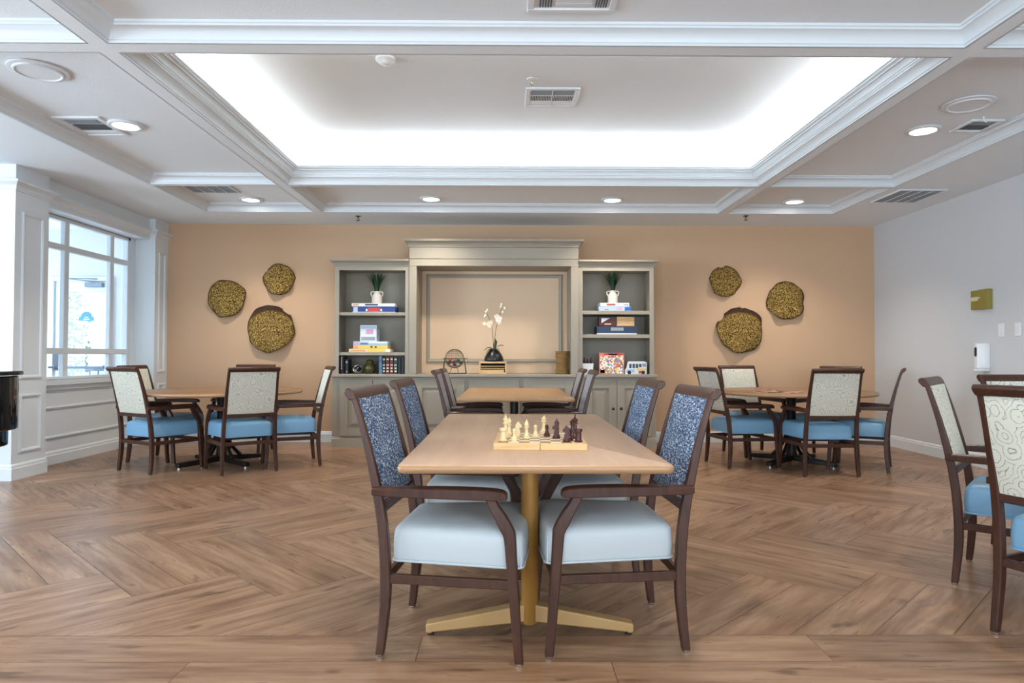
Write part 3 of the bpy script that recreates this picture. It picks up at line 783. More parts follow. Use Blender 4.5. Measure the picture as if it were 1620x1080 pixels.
# ---------------------------------------------------------------- sage wall cabinet
CF = 8.17   # cabinet front
def cabinet():
    S = M['sage']
    def base(name, label, x0, x1, doors, knobs):
        t = thing(name, label, 'cabinet', ((x0+x1)/2, CF, 0)); ox = (x0+x1)/2
        p = lambda a, b: (a-ox, b-ox)
        m = MB(); m.box(x0-ox+.001, x1-ox-.001, .022, YB-CF-.002, .0, .834)
        m.build('carcass', S, t, smooth=0)
        m = MB(); pl = [(0, 0), (.018, 0), (.018, .1), (.01, .108), (.01, .118), (0, .125)]
        m.sweep([(x0-ox, .022), (x1-ox, .022)], [(-o, h) for o, h in pl]); m.build('plinth', S, t)
        for k, (a, b) in enumerate(doors):
            a -= ox; b -= ox; z0, z1 = .135, .80; r = .095
            m = MB(); m.box(a, a+r, 0, .021, z0, z1); m.box(b-r, b, 0, .021, z0, z1); m.box(a+r, b-r, 0, .021, z0, z0+r); m.box(a+r, b-r, 0, .021, z1-r, z1)
            R4 = lambda i, y: [(a+r+i, y, z0+r+i), (b-r-i, y, z0+r+i), (b-r-i, y, z1-r-i), (a+r+i, y, z1-r-i)]
            m.rings([R4(0, .021), R4(0, .016), R4(.012, .016), R4(.05, .004)], False); q = R4(.05, .004); m.add(q, [(0, 1, 2, 3)])
            d = m.build('door', S, t, smooth=0, bevel=.002)
            if knobs[k] is not None:
                kx = (b-.045) if knobs[k] > 0 else (a+.045)
                MB().lathe([(.006, 0), (.006, .014), (.016, .018), (.018, .026), (.012, .032), (.001, .034)], 14).build('knob', M['knobm'], d).matrix_local = Matrix.Translation((kx, 0, .465)) @ Matrix.Rotation(R(90), 4, 'X')
        return t
    base('base_cabinet', 'sage two-door base cabinet on the window side, partly behind blue tweed chairs', -2.085, -1.166, [(-1.99, -1.603), (-1.597, -1.21)], [1, -1])
    base('base_cabinet', 'wide sage middle base cabinet with three doors behind the honey table', -1.164, .862, [(-1.10, -.50), (-.455, .155), (.20, .80)], [1, 1, -1])
    base('base_cabinet', 'sage two-door base cabinet with dark round knobs showing', .864, 1.795, [(.925, 1.318), (1.324, 1.735)], [1, -1])
    m = MB(); m.box(-2.10, 1.81, CF-.025, YB-.001, .836, .872)
    m.build('countertop', S, None, bevel=.006); tag(bpy.data.objects['countertop'], 'long sage countertop running across all the base cabinets', 'countertop')
    cor = [(0, 0), (.008, 0), (.008, .012), (.014, .018), (.02, .034), (.04, .05), (.058, .058), (.058, .078), (0, .078)]
    def tower(label, x0, x1, shelves, crown_path):
        t = thing('bookcase', label, 'bookcase', ((x0+x1)/2, CF, .872)); ox = (x0+x1)/2; yb = YB-CF-.002; f = .03
        zt = 2.165-.872
        m = MB(); m.box(x0-ox, x0-ox+.02, f, yb, .001, zt); m.build('side_panel', S, t, smooth=0)
        m = MB(); m.box(x1-ox-.02, x1-ox, f, yb, .001, zt); m.build('side_panel', S, t, smooth=0)
        B(x0-ox+.02, x1-ox-.02, yb-.012, yb, .001, zt).build('back_panel', S, t, smooth=0)
        m = MB(); m.box(x0-ox, x0-ox+.05, f-.012, f+.008, .001, zt); m.box(x1-ox-.05, x1-ox, f-.012, f+.008, .001, zt); m.box(x0-ox+.05, x1-ox-.05, f-.012, f+.008, 2.116-.872, zt)
        m.build('face_frame', S, t, smooth=0)
        B(x0-ox+.02, x1-ox-.02, f+.008, yb-.012, zt-.025, zt).build('top_panel', S, t, smooth=0)
        for a, b in shelves: B(x0-ox+.021, x1-ox-.021, f+.004, yb-.013, a-.872, b-.872).build('shelf', S, t, bevel=.003)
        m = MB(); m.sweep([(px-ox, py-CF) for px, py in crown_path], [(-o, zt+h) for o, h in cor]); m.box(x0-ox+.001, x1-ox-.001, f-.01, yb, zt, zt+.05); m.build('cornice', S, t, smooth=30)
    tower('tall sage bookcase on the window side, with row of dark books low down', -2.06, -1.167, [(1.574, 1.612), (1.094, 1.132)], [(-2.06, YB-.003), (-2.06, CF+.018), (-1.168, CF+.018)])
    tower('tall sage bookcase with boxed puzzles, towards the jigsaw table', .862, 1.77, [(1.593, 1.638), (1.309, 1.354)], [(.862, CF+.018), (1.77, CF+.018), (1.77, YB-.003)])
    t = thing('display_niche', 'taller sage surround with cornice framing the tan panelled niche', 'cabinet', (-.153, CF, .872)); ox = -.153; yb = YB-CF-.002
    f = -.012
    for a, b in ((-1.166, -1.079), (.77, .86)): B(a-ox, b-ox, f, yb, .001, 2.166-.872).build('stile', S, t, bevel=.003)
    B(-1.166-ox, .86-ox, f, yb, 2.167-.872, 2.25-.872).build('header', S, t, bevel=.002)
    B(-1.166-ox, .86-ox, f-.006, yb, 2.252-.872, 2.39-.872).build('frieze', S, t, bevel=.003)
    m = MB(); m.sweep([(-1.166-ox, yb), (-1.166-ox, f-.006), (.86-ox, f-.006), (.86-ox, yb)], [(-o, 2.392-.872+h*1.15) for o, h in cor]); m.box(-1.16-ox, .855-ox, f, yb, 2.392-.872, 2.45-.872); m.build('cornice', S, t, smooth=30)
    B(-1.078-ox, .769-ox, yb-.01, yb, .001, 2.165-.872).build('back_panel', M['cover'], t, smooth=0)
    m = MB(); fr = [(0, 0), (0, .016), (.012, .024), (.03, .014), (.045, .01), (.045, 0)]
    m.sweep([(-1.018-ox, 1.008-.872), (.704-ox, 1.008-.872), (.704-ox, 2.125-.872), (-1.018-ox, 2.125-.872)], fr, True, lambda a, b, h: (a, yb-.01-h, b)); m.build('panel_moulding', S, t, smooth=30)
cabinet()

# ---------------------------------------------------------------- things on the shelves
def block(name, label, cat, x0, x1, z0, z1, y0, depth, faces, group=None, bev=.002, rot=0):
    """a box-shaped thing standing at y0; faces = list of (name, material, u0, u1, v0, v1) printed areas on its front, in 0..1"""
    t = thing(name, label, cat, ((x0+x1)/2, y0+depth/2, z0+.001), rot, group); hw = (x1-x0)/2; h = z1-z0-.001
    B(-hw, hw, -depth/2, depth/2, 0, h).build('body', faces[0], t, bevel=bev)
    for n, mt, u0, u1, v0, v1 in faces[1:]:
        B(-hw+2*hw*u0, -hw+2*hw*u1, -depth/2-.0015, -depth/2+.001, h*v0, h*v1).build(n, mt, t, smooth=0)
    return t
c = lambda n, r, g_, b: plain(n, srgb(r, g_, b), .45)
WH, NV, RD, OR, LB, YL, CR, GY, PK, BR = c('card_white', 232, 234, 238), c('card_navy', 30, 62, 128), c('card_red', 196, 62, 56), c('card_orange', 226, 160, 110), c('card_pale_blue', 176, 200, 226), c('card_yellow', 236, 206, 96), c('card_cream', 232, 214, 176), c('card_grey', 150, 158, 166), c('card_pink', 214, 164, 196), c('card_blue', 36, 96, 180)
YS = 8.24
g = 'boxed games under the white vase of the dark-book bookcase'
block('game_box', 'navy game box with red and white title panel beneath a white vase', 'game box', -1.86, -1.345, 1.612, 1.684, YS, .26, [NV, ('title_panel', RD, .36, .64, .15, .8), ('title_letter_band', WH, .31, .35, .2, .6), ('title_letter_band', WH, .65, .69, .2, .6), ('corner_print', LB, .02, .12, .1, .9), ('lower_edge', WH, 0, 1, 0, .1)], g)
block('game_box', 'slim white game box with orange corner, directly under a white vase', 'game box', -1.87, -1.352, 1.684, 1.722, YS, .26, [WH, ('orange_print', OR, .03, .16, .2, .8), ('dark_print', c('card_dark', 40, 44, 52), .31, .61, .3, .8)], g)
g = 'boxed games stacked on the middle shelf'
block('game_box', 'cream and yellow game box at the bottom of a three-box stack', 'game box', -1.90, -1.402, 1.132, 1.172, YS, .27, [CR, ('yellow_print', YL, .45, .88, .1, .9), ('title_print', OR, .03, .4, .25, .75), ('white_print', WH, .88, .99, .1, .9)], g)
block('game_box', 'bright yellow game box in the middle of a three-box stack', 'game box', -1.848, -1.433, 1.172, 1.217, YS, .26, [YL, ('orange_print', OR, .02, .14, .2, .8), ('dark_print', c('card_dark', 40, 44, 52), .5, .56, .3, .8), ('dark_print', c('card_dark', 40, 44, 52), .62, .68, .3, .7)], g)
block('game_box', 'pale blue game box on top of a three-box stack', 'game box', -1.848, -1.433, 1.217, 1.262, YS, .26, [LB, ('pink_print', PK, .02, .14, .1, .9), ('white_print', WH, .45, .98, .5, .95), ('dark_print', c('card_slate', 88, 104, 140), .2, .42, .2, .55)], g)
block('puzzle_box', 'small white puzzle box standing upright on the three-box stack', 'puzzle box', -1.777, -1.578, 1.262, 1.462, YS+.05, .05, [WH, ('pink_print', PK, .35, .8, .45, .75), ('grey_print', GY, .06, .92, .06, .28), ('blue_print', LB, .05, .95, .78, .95)])
block('puzzle_box', 'thin grey box standing behind the upright white puzzle box', 'puzzle box', -1.70, -1.553, 1.262, 1.415, YS+.11, .05, [GY])
g = 'books on the bottom shelf'
def book(label, x0, x1, z1, col, bands, dep=.17):
    t = thing('book', label, 'book', ((x0+x1)/2, YS+dep/2, .873), 0, g); hw = (x1-x0)/2-.001; h = z1-.873
    m = MB(); m.box(-hw, -hw+.003, -dep/2, dep/2, 0, h); m.box(hw-.003, hw, -dep/2, dep/2, 0, h)
    n = 6; m.rings([[(-hw*math.cos(math.pi*k/n), -dep/2-.006*math.sin(math.pi*k/n), z) for k in range(n+1)]+[(hw, -dep/2+.004, z), (-hw, -dep/2+.004, z)] for z in (0, h)])
    m.build('cover', col, t, smooth=40)
    B(-hw+.003, hw-.003, -dep/2+.005, dep/2-.004, .003, h-.004).build('pages', CR, t, smooth=0)
    for mt, a, b, w0, w1 in bands:
        B(-hw+2*hw*w0, -hw+2*hw*w1, -dep/2-.0075, -dep/2-.004, h*a, h*b).build('spine_print', mt, t, smooth=0)
DB, BK, OX, GN, SB = c('leather_brown', 48, 28, 24), c('leather_black', 22, 22, 24), c('leather_oxblood', 96, 32, 34), c('leather_green', 28, 58, 54), c('cloth_blue', 92, 122, 148)
GD = plain('gilt', srgb(214, 204, 176), .4, .3)
book('tall brown book with a column of pale spine letters at the shelf end', -2.004, -1.968, 1.088, DB, [(WH, .25+.12*k, .33+.12*k, .35, .65) for k in range(6)])
book('plain dark book close beside the tall brown lettered one', -1.966, -1.952, 1.078, BK, [])
book('short black book with one silver spot near the spine top', -1.945, -1.902, 1.045, BK, [(GY, .75, .88, .2, .8), (GY, .1, .2, .35, .7)])
book('slim pale blue-grey cloth book beginning the bound set', -1.538, -1.497, 1.086, SB, [(NV, .3, .34, 0, 1), (NV, .7, .74, 0, 1)])
gl = [(GD, .12, .2, .2, .8), (GD, .3, .38, .2, .8), (GD, .5, .56, .15, .85), (GD, .84, .92, .2, .8)]
book('black-green leather book with gilt bands beside the blue-grey one', -1.495, -1.457, 1.070, c('leather_dark_green', 24, 40, 36), gl)
book('oxblood gilt-banded book beside the black-green leather one', -1.455, -1.408, 1.072, OX, gl)
book('second oxblood gilt-banded book, beside the teal-green one', -1.406, -1.362, 1.072, c('leather_red', 108, 36, 36), gl)
book('teal-green gilt-banded leather book between oxblood and black spines', -1.360, -1.314, 1.070, GN, gl)
for k in range(2): book(['black unmarked book right after the teal-green spine', 'black unmarked book at the inner shelf end by the sage stile'][k], -1.311+.043*k, -1.270+.043*k, 1.068, BK, [])
def grass_vase(label, cx, cz, seed, lean):
    t = thing('potted_grass', label, 'plant', (cx, YS+.13, cz)); rnd = random.Random(seed)
    m = MB().lathe([(.05, 0), (.058, .004), (.062, .03), (.06, .08), (.05, .112), (.036, .128), (.034, .14), (.040, .15), (.040, .156), (.032, .156), (.028, .14), (.02, .136)], 24)
    v = m.build('vase', M['ceramic'], t, smooth=50)
    for s in (-1, 1):
        MB().tube([(s*.036, 0, .148), (s*.058, 0, .150), (s*.074, 0, .138), (s*.072, 0, .118), (s*.060, 0, .092)], .0075, 8).build('handle', M['ceramic'], v)
    m = MB()
    for k in range(170):
        a = rnd.uniform(0, 6.28); r0 = rnd.uniform(0, .022); sp = rnd.uniform(.03, .15)*(1 if rnd.random() < .9 else 1.15); h = rnd.uniform(.23, .272)
        dr = Vector((math.cos(a), math.sin(a)*.6, 0)); sd = Vector((-math.sin(a), math.cos(a), 0))*.0055
        pts = []
        for q in range(5):
            u = q/4; p = dr*(r0+sp*u**1.6)+Vector((0, 0, .14+h*(u-.1*u*u*(sp/.1))))
            pts.append((p-sd*(1-u*.85), p+sd*(1-u*.85)))
        vv = [x for pr in pts for x in pr]; m.add(vv, [(2*q, 2*q+1, 2*q+3, 2*q+2) for q in range(4)])
    m.build('foliage', M['leafdark'], t, smooth=60)
grass_vase('white two-handled vase of dark grass above the navy game box', -1.592, 1.723, 2, 1)
grass_vase('white two-handled vase of dark grass above two white game boxes', 1.303, 1.738, 9, -1)
def wire_ball():
    m = MB(); r = .055
    for k in range(6):
        ax = Vector((math.sin(k*1.9), math.cos(k*2.3), math.sin(k*1.1+.5))).normalized(); u = ax.orthogonal().normalized(); v2 = ax.cross(u)
        m.tube([(u*math.cos(2*math.pi*q/24)+v2*math.sin(2*math.pi*q/24))*r+Vector((0, 0, r+.005)) for q in range(24)], .0045, 6, True)
    t = thing('wire_sphere', 'small black and silver wire ball ornament on bookcase bottom shelf', 'ornament', (-1.81, YS+.06, .873))
    m.build('wire_rings', M['chrome'], t)
    MB().sphere((0, 0, .058), .042, 14, 10).build('core', M['black'], t)
wire_ball()
t = MB().lathe([(.04, 0), (.052, .004), (.07, .04), (.073, .07), (.062, .11), (.045, .126), (.043, .132), (.05, .138), (.05, .142), (.046, .15), (.03, .165), (.012, .172), (.001, .174)], 28).build('ginger_jar', M['bronze'], None, smooth=60, loc=(-1.663, YS+.09, .873))
tag(t, 'olive-gold lidded jar beside the wire ball ornament', 'jar')
# second bookcase
g = 'white boxed games under the vase'
block('game_box', 'pale blue game box with blue end, lower one under a white vase', 'game box', 1.114, 1.506, 1.638, 1.691, YS, .24, [LB, ('blue_end', BR, .80, 1, .05, .85), ('pink_print', PK, .56, .72, .25, .8), ('red_print', RD, .18, .3, .25, .4)], g)
block('game_box', 'white game box with rust-red title, upper one under a white vase', 'game box', 1.133, 1.483, 1.692, 1.736, YS, .24, [WH, ('rust_title', c('card_rust', 170, 84, 62), .22, .52, .25, .75), ('grey_print', GY, .8, .97, .35, .6)], g)
block('game_box', 'wide navy game box with silver title plate and white rim', 'game box', 1.091, 1.574, 1.355, 1.452, YS, .26, [c('card_deep_navy', 34, 54, 84), ('silver_title', GY, .35, .67, .45, .85), ('white_rim', WH, 0, 1, 0, .13)])
block('game_case', 'dark red game case with white wedge mark on navy box', 'game box', 1.114, 1.328, 1.453, 1.567, YS, .12, [c('case_red', 74, 22, 20), ('tan_mark', OR, .32, .7, .15, .3)], bev=.004)
m = MB(); m.prism([(0, 0), (.10, .06), (.0, .06)], lambda u, v, d: (u, d, v), -.0012, .001); w_ = m.build('white_mark', WH, None, smooth=0); w_.parent = bpy.data.objects['game_case']; w_.location = (-.075, -.0605, .036)
t = thing('wooden_box', 'slatted pale wooden box on navy game box', 'box', (1.44, YS+.07, 1.453))
B(-.108, .108, -.06, .07, 0, .114).build('body', M['maple'], t, bevel=.003)
for k in range(4): B(-.105, .105, -.063, -.058, .006+.028*k, .029+.028*k).build('slat', M['maple'], t, bevel=.002)
t = thing('paper_cup', 'white square holder of dark bottles at the bookcase corner', 'holder', (.985, YS+.06, .873))
m = MB(); m.rings([[(-.055, -.05, 0), (.055, -.05, 0), (.055, .05, 0), (-.055, .05, 0)], [(-.066, -.055, .13), (.066, -.055, .13), (.066, .055, .13), (-.066, .055, .13)], [(-.06, -.05, .13), (.06, -.05, .13), (.06, .05, .13), (-.06, .05, .13)], [(-.05, -.045, .01), (.05, -.045, .01), (.05, .045, .01), (-.05, .045, .01)]]); m.build('body', WH, t, smooth=0)
for k, (dx, hh) in enumerate(((-.038, .185), (0, .175), (.038, .19))):
    o = MB().lathe([(.014, 0), (.015, .003), (.015, hh*.8), (.009, hh*.86), (.009, hh)], 12).build('dye_bottle', c('bottle_%d' % k, 40+30*(k == 2), 20, 24), None, loc=(.985+dx, YS+.06, .884))
    tag(o, 'small dark bottle standing in the white square holder', 'bottle', 'dark bottles in the white holder')
def picture_mat(name, cols, scale):
    n = NT(name); v = n.coord((scale, 0, scale)); vo = n.n('ShaderNodeTexVoronoi'); vo.inputs['Scale'].default_value = 1; n.l(v, vo.inputs['Vector'])
    sp = n.n('ShaderNodeSeparateColor'); n.l(vo.outputs['Color'], sp.inputs[0])
    k = len(cols); n.l(n.ramp(sp.outputs[0], [(i/k, cc) for i, cc in enumerate(cols)], 'CONSTANT'), n.b.inputs['Base Color']); n.b.inputs['Roughness'].default_value = .4; return n.m
pz = picture_mat('puzzle_picture', [srgb(240, 226, 206), srgb(220, 120, 70), srgb(120, 150, 190), srgb(236, 200, 120), srgb(250, 244, 236), srgb(190, 90, 80), srgb(150, 130, 110), srgb(244, 232, 214)], 48)
block('puzzle_box', 'square jigsaw box with busy picture and red banner leaning upright', 'puzzle box', 1.122, 1.424, .873, 1.130, YS+.02, .05, [c('card_salmon', 224, 130, 104), ('picture', pz, .03, .97, .03, .88), ('red_banner', RD, .18, .97, .89, .99), ('title_strip', WH, .36, .72, .905, .965), ('orange_print', OR, .04, .22, .04, .2)])
def bus_tin():
    t = thing('bus_tin', 'white bus-shaped tin with painted windows beside the jigsaw box', 'tin', (1.57, YS+.06, .873))
    pts = [(-.134, .0), (.130, .0), (.132, .14), (.10, .155), (-.07, .155), (-.10, .145), (-.115, .07), (-.134, .055)]
    m = MB(); m.prism(pts, lambda u, v, d: (u, d, v), -.035, .035); m.build('body', WH, t, bevel=.004)
    bw = c('tin_window', 60, 74, 92)
    for x in (-.085, -.045, -.005, .035): B(x, x+.03, -.0365, -.034, .075 if x < .03 else .085, .125).build('painted_window', bw, t, smooth=0)
    B(.01, .12, -.0365, -.034, .045, .07).build('yellow_stripe', YL, t, smooth=0); B(.03, .10, -.0368, -.034, .01, .04).build('red_print', RD, t, smooth=0); B(-.12, -.02, -.0365, -.034, .02, .06).build('blue_print', LB, t, smooth=0); B(.075, .12, -.0365, -.034, .09, .13).build('painted_window', GY, t, smooth=0)
    for x in (-.085, .085):
        o = MB().lathe([(.022, 0), (.022, .006), (.01, .007)], 16).build('wheel', BK, t); o.matrix_local = Matrix.Translation((x, -.035, .022)) @ Matrix.Rotation(R(90), 4, 'X')
bus_tin()

# ---------------------------------------------------------------- things in the niche
CT = .873
def bingo():
    cx, cy = -.632, 8.30
    t = thing('bingo_cage', 'black wire bingo cage on stand at one end of countertop', 'bingo cage', (cx, cy, CT)); r = .115; zc = .185
    m = MB()
    for k in range(12):
        a = math.pi*k/12
        m.tube([(r*math.cos(q)*math.cos(a), r*math.cos(q)*math.sin(a), zc+r*math.sin(q)) for q in [2*math.pi*i/24 for i in range(24)]], .0016, 4, True)
    for k in range(-4, 5):
        zz = r*math.sin(k*.3); rr = math.sqrt(r*r-zz*zz); m.tube([(rr*math.cos(2*math.pi*i/24), rr*math.sin(2*math.pi*i/24), zc+zz) for i in range(24)], .0016, 4, True)
    m.build('wire_basket', M['black'], t)
    m = MB()
    for s in (-1, 1):
        m.tube([(s*.14, -.07, .005), (s*.12, 0, zc), (s*.14, .07, .005)], .004, 6); m.tube([(s*.14, -.07, .005), (s*.14, .07, .005)], .004, 6)
    m.tube([(-.14, 0, zc), (.16, 0, zc), (.16, 0, zc-.05)], .004, 6)
    m.tube([(-.14, .07, .005), (.14, .07, .005)], .004, 6)
    for x in (-.035, .035): m.tube([(x, 0, zc-r), (x*1.3, -.05, .03), (x*1.6, -.08, .006)], .003, 6)
    m.build('stand', M['black'], t)
    cols = {'red': (c('ball_red', 200, 36, 44), 'red ball lying inside the black wire bingo cage'), 'green': (c('ball_green', 46, 96, 70), 'green ball lying inside the black wire bingo cage'), 'white': (c('ball_white', 222, 224, 224), 'white ball lying inside the black wire bingo cage'), 'magenta': (c('ball_magenta', 170, 40, 84), 'magenta ball lying inside the black wire bingo cage')}
    lay = [('green', -.07, 0, -.052), ('white', -.035, -.02, -.072), ('magenta', .005, -.02, -.076), ('white', .042, -.02, -.07), ('green', .074, 0, -.050), ('red', -.052, -.02, -.018), ('magenta', -.04, .03, -.055), ('green', .04, .03, -.06), ('green', .048, -.01, -.022), ('magenta', 0, .02, -.034), ('green', .0, -.045, -.045)]
    for n, x, y, z in lay:
        o = MB().sphere((0, 0, 0), .0185, 12, 8).build('bingo_ball', cols[n][0], None, smooth=80, loc=(cx+x, cy+y, CT+zc+z)); tag(o, cols[n][1], 'ball', n+' bingo balls in the wire cage')
bingo()
def organiser():
    t = thing('wooden_organizer', 'pale slatted wooden organizer box beneath the black orchid vase', 'organizer', (-.165, 8.30, CT)); w2, h, d = .165, .150, .11
    m = MB(); m.box(-w2, w2, -d, d, h-.022, h); m.box(-w2, w2, -d, d, 0, .018); m.box(-w2, -w2+.018, -d, d, .018, h-.022); m.box(w2-.018, w2, -d, d, .018, h-.022)
    m.build('case', M['maple'], t, bevel=.002)
    B(-w2+.018, w2-.018, d-.01, d-.002, .018, h-.022).build('back_panel', plain('dark_inside', (.03, .015, .008, 1), .8), t, smooth=0)
    for z0, z1 in ((.018, .052), (.064, .072), (.09, .098)): B(-w2+.018, w2-.018 if z0 > .02 else w2-.03, -d+.004, d-.012, z0, z1).build('divider', M['maple'], t, bevel=.001)
organiser()
def orchid():
    t = thing('potted_orchid', 'white orchid in black egg-shaped vase on wooden organizer', 'plant', (-.155, 8.30, CT+.151))
    MB().lathe([(.10, 0), (.115, .004), (.12, .015), (.112, .05), (.092, .09), (.066, .125), (.045, .148), (.040, .150), (.036, .146), (.03, .14)], 32).build('vase', M['black'], t, smooth=60)
    def leaf(pts, wd):
        m = MB(); rows = []
        for k, p in enumerate(pts):
            u = k/(len(pts)-1); w1 = wd*math.sin(math.pi*min(.97, .08+.9*u)); p = Vector(p); d = Vector((0, 1, 0)) if abs(pts[-1][0]) > .03 else Vector((1, 0, 0))
            rows.append([p-d*w1, p+Vector((0, 0, -.006)), p+d*w1])
        m.rings(rows, False, False); o = m.build('leaf', M['leaf'], t, smooth=80); s = o.modifiers.new('thick', 'SOLIDIFY'); s.thickness = .002
    leaf([(0, 0, .145), (-.04, -.02, .175), (-.08, -.04, .170), (-.115, -.05, .14)], .035)
    leaf([(0, 0, .145), (.04, -.02, .185), (.08, -.02, .200), (.115, -.02, .195)], .03)
    leaf([(0, -.01, .145), (-.03, -.05, .16), (-.07, -.09, .14), (-.09, -.11, .105)], .03)
    leaf([(0, .0, .145), (.012, .0, .19), (.022, .0, .24), (.012, .0, .285)], .022)
    leaf([(0, -.01, .145), (.03, -.05, .165), (.06, -.08, .155), (.075, -.10, .125)], .03)
    s1 = [(-.005, 0, .14), (-.012, 0, .30), (-.02, -.005, .40), (-.05, -.01, .50), (-.08, -.01, .57), (-.10, -.01, .60)]
    s2 = [(.005, 0, .14), (.012, 0, .30), (.03, -.005, .42), (.055, -.01, .50), (.075, -.01, .58), (.10, -.01, .66)]
    for s in (s1, s2): MB().tube(s, .0035, 6).build('stem', M['twig'], t)
    rnd = random.Random(4)
    def flower(x, z, sz):
        m = MB(); cpos = Vector((x, -.03, z))
        for k in range(5):
            a = 2*math.pi*k/5+math.pi/2+rnd.uniform(-.15, .15); d = Vector((math.cos(a), -.25, math.sin(a))).normalized(); sd = Vector((-math.sin(a), 0, math.cos(a)))
            p0 = cpos; L = sz*(1 if k else .9); wd = sz*.42
            m.add([p0, p0+d*L*.45+sd*wd, p0+d*L*.85+sd*wd*.7, p0+d*L, p0+d*L*.85-sd*wd*.7, p0+d*L*.45-sd*wd, p0+d*L*.5+Vector((0, .004, 0))], [(0, 1, 6), (1, 2, 6), (2, 3, 6), (3, 4, 6), (4, 5, 6), (5, 0, 6)])
        m.sphere(cpos+Vector((0, -.006, 0)), .007, 8, 6)
        m.build('blossom', M['petal'], t, smooth=60)
    for x, z, sz in ((.055, .52, .048), (.035, .545, .036), (.062, .475, .03), (-.062, .455, .036), (-.04, .475, .03), (-.115, .46, .026), (-.05, .43, .028)): flower(x, z, sz)
    m = MB()
    for x, z in ((-.10, .56), (-.095, .60), (-.08, .62), (.105, .60), (.09, .69), (.13, .645), (.085, .66), (-.11, .545)): m.sphere((x, -.012, z), .012, 8, 6, (1, 1, 1.5))
    m.build('bud', M['petal'], t, smooth=80)
orchid()
def basket():
    prof = []
    for k in range(26):
        z = .003+.27*k/25; rr = .084-.008*math.sin(math.pi*k/25)+(.006 if k in (4, 12, 19, 20, 25) else 0); prof += [(rr-.004, z), (rr+.003, z+.005)]
    prof += [(.07, .278), (.066, .26), (.06, .02)]
    tag(MB().lathe(prof, 40).build('woven_basket', M['basketm'], None, smooth=30, loc=(.678, 8.33, CT)), 'stacked tall straw basket against the niche stile', 'basket')
basket()

# ---------------------------------------------------------------- gold wall discs
def disc(cx, cz, r, seed, label, tilt):
    rnd = random.Random(seed); t = thing('wall_disc', label, 'wall art', (cx, YB, cz), 0, 'hammered gold wall discs'); n, rings = 72, 10
    ph = [rnd.uniform(0, 6.28) for _ in range(6)]
    def rim(a): return r*(1+.022*math.sin(3*a+ph[0])+.02*math.sin(5*a+ph[1])+.012*math.sin(8*a+ph[2])+.008*math.sin(13*a+ph[3]))
    def dep(a, u): return -.035-.035*(1-u*u)-.028*max(0, u-.45)*math.sin(2*a+ph[4])-.02*u*u*u*math.sin(5*a+ph[5])+tilt*u*math.sin(a)*.5
    def surf(k0, k1):
        m = MB(); rr = []
        for k in range(k0, k1+1):
            u = k/rings; rr.append([(rim(a)*u*math.cos(a), dep(a, u), rim(a)*u*math.sin(a)) for a in [2*math.pi*i/n for i in range(n)]])
        m.rings(rr, False); return m
    m = surf(0, rings); o = m.build('dish', M['hammerreflection' if r > .27 else 'hammer'], t, smooth=60); s = o.modifiers.new('thick', 'SOLIDIFY'); s.thickness = .004
    m = MB(); m.tube([(rim(a)*math.cos(a), dep(a, 1), rim(a)*math.sin(a)) for a in [2*math.pi*i/n for i in range(n)]], .004, 6, True); m.build('rim', M['discrim'], t)
    MB().tube([(0, -.06, 0), (0, -.001, 0)], .02, 10).build('mount', M['discrim'], t)
disc(-3.543, 1.81, .235, 1, 'medium hammered gold disc over the window round table, beside the white pillar', .03)
disc(-2.885, 2.055, .195, 2, 'small hammered gold disc hung highest on the window side of wall', .03)
disc(-2.985, 1.43, .295, 3, 'large hammered gold disc lowest on the window side of the wall', .05)
disc(2.778, 2.045, .195, 4, 'small hammered gold disc hung highest above the jigsaw table', .03)
disc(3.555, 1.80, .24, 5, 'medium hammered gold disc above the jigsaw table, beside the white wall', .03)
disc(2.968, 1.425, .29, 6, 'large hammered gold disc lowest above the jigsaw table', .05)

# ---------------------------------------------------------------- ceiling fittings
def downlight(x, y, label, power=9, z=ZK):
    t = thing('ceiling_light', label, 'light', (x, y, z), 0, 'recessed ceiling lights')
    MB().lathe([(.085, 0), (.125, -.002), (.128, -.008), (.12, -.016), (.098, -.02), (.09, -.014), (.085, -.006)], 36).build('trim_ring', M['vent'], t, smooth=50)
    MB().lathe([(.001, -.013), (.089, -.013), (.089, -.005), (.001, -.005)], 32).build('lens', M['lens'], t)
    l = bpy.data.lights.new('lamp', 'SPOT'); l.energy = power*12; l.color = (1, .90, .77); l.spot_size = R(125); l.spot_blend = .8; l.shadow_soft_size = .07
    o = bpy.data.objects.new('lamp', l); COL.objects.link(o); o.parent = t; o.location = (0, 0, -.03)
downlight(-2.92, 5.21, 'recessed light next to the supply vent in the window-side coffer')
downlight(3.23, 5.24, 'recessed light below the round speaker in the dispenser-side coffer')
downlight(-2.89, 7.69, 'recessed light in the small corner coffer beside grey grille')
downlight(-.85, 7.62, 'recessed light in the long back coffer, over the dark-book bookcase')
downlight(1.187, 7.64, 'recessed light in the long back coffer, over the puzzle bookcase')
for px, py, lab in ((-2.87, 1.9, 'window-side coffer over the camera'), (.17, 1.9, 'middle coffer over the camera'), (3.2, 1.9, 'dispenser-side coffer over the camera')):
    downlight(px, py, 'added recessed light in the '+lab)  # added out of view for warm overhead light on tables, seats and floor
downlight(3.26, 7.68, 'recessed light in the small corner coffer above the jigsaw table')
def speaker(x, y, label):
    t = thing('ceiling_speaker', label, 'speaker', (x, y, ZK), 0, 'round ceiling speakers')
    MB().lathe([(.12, -.004), (.15, -.004), (.166, -.003), (.166, -.012), (.15, -.016), (.138, -.014), (.135, -.022), (.125, -.024), (.118, -.018)], 40).build('trim_ring', M['vent'], t, smooth=40)
    MB().lathe([(.001, -.017), (.085, -.017), (.12, -.014), (.12, -.004), (.001, -.004)], 40).build('grille', M['spk'], t)
speaker(-2.90, 4.21, 'round white ceiling speaker in the window-side coffer')
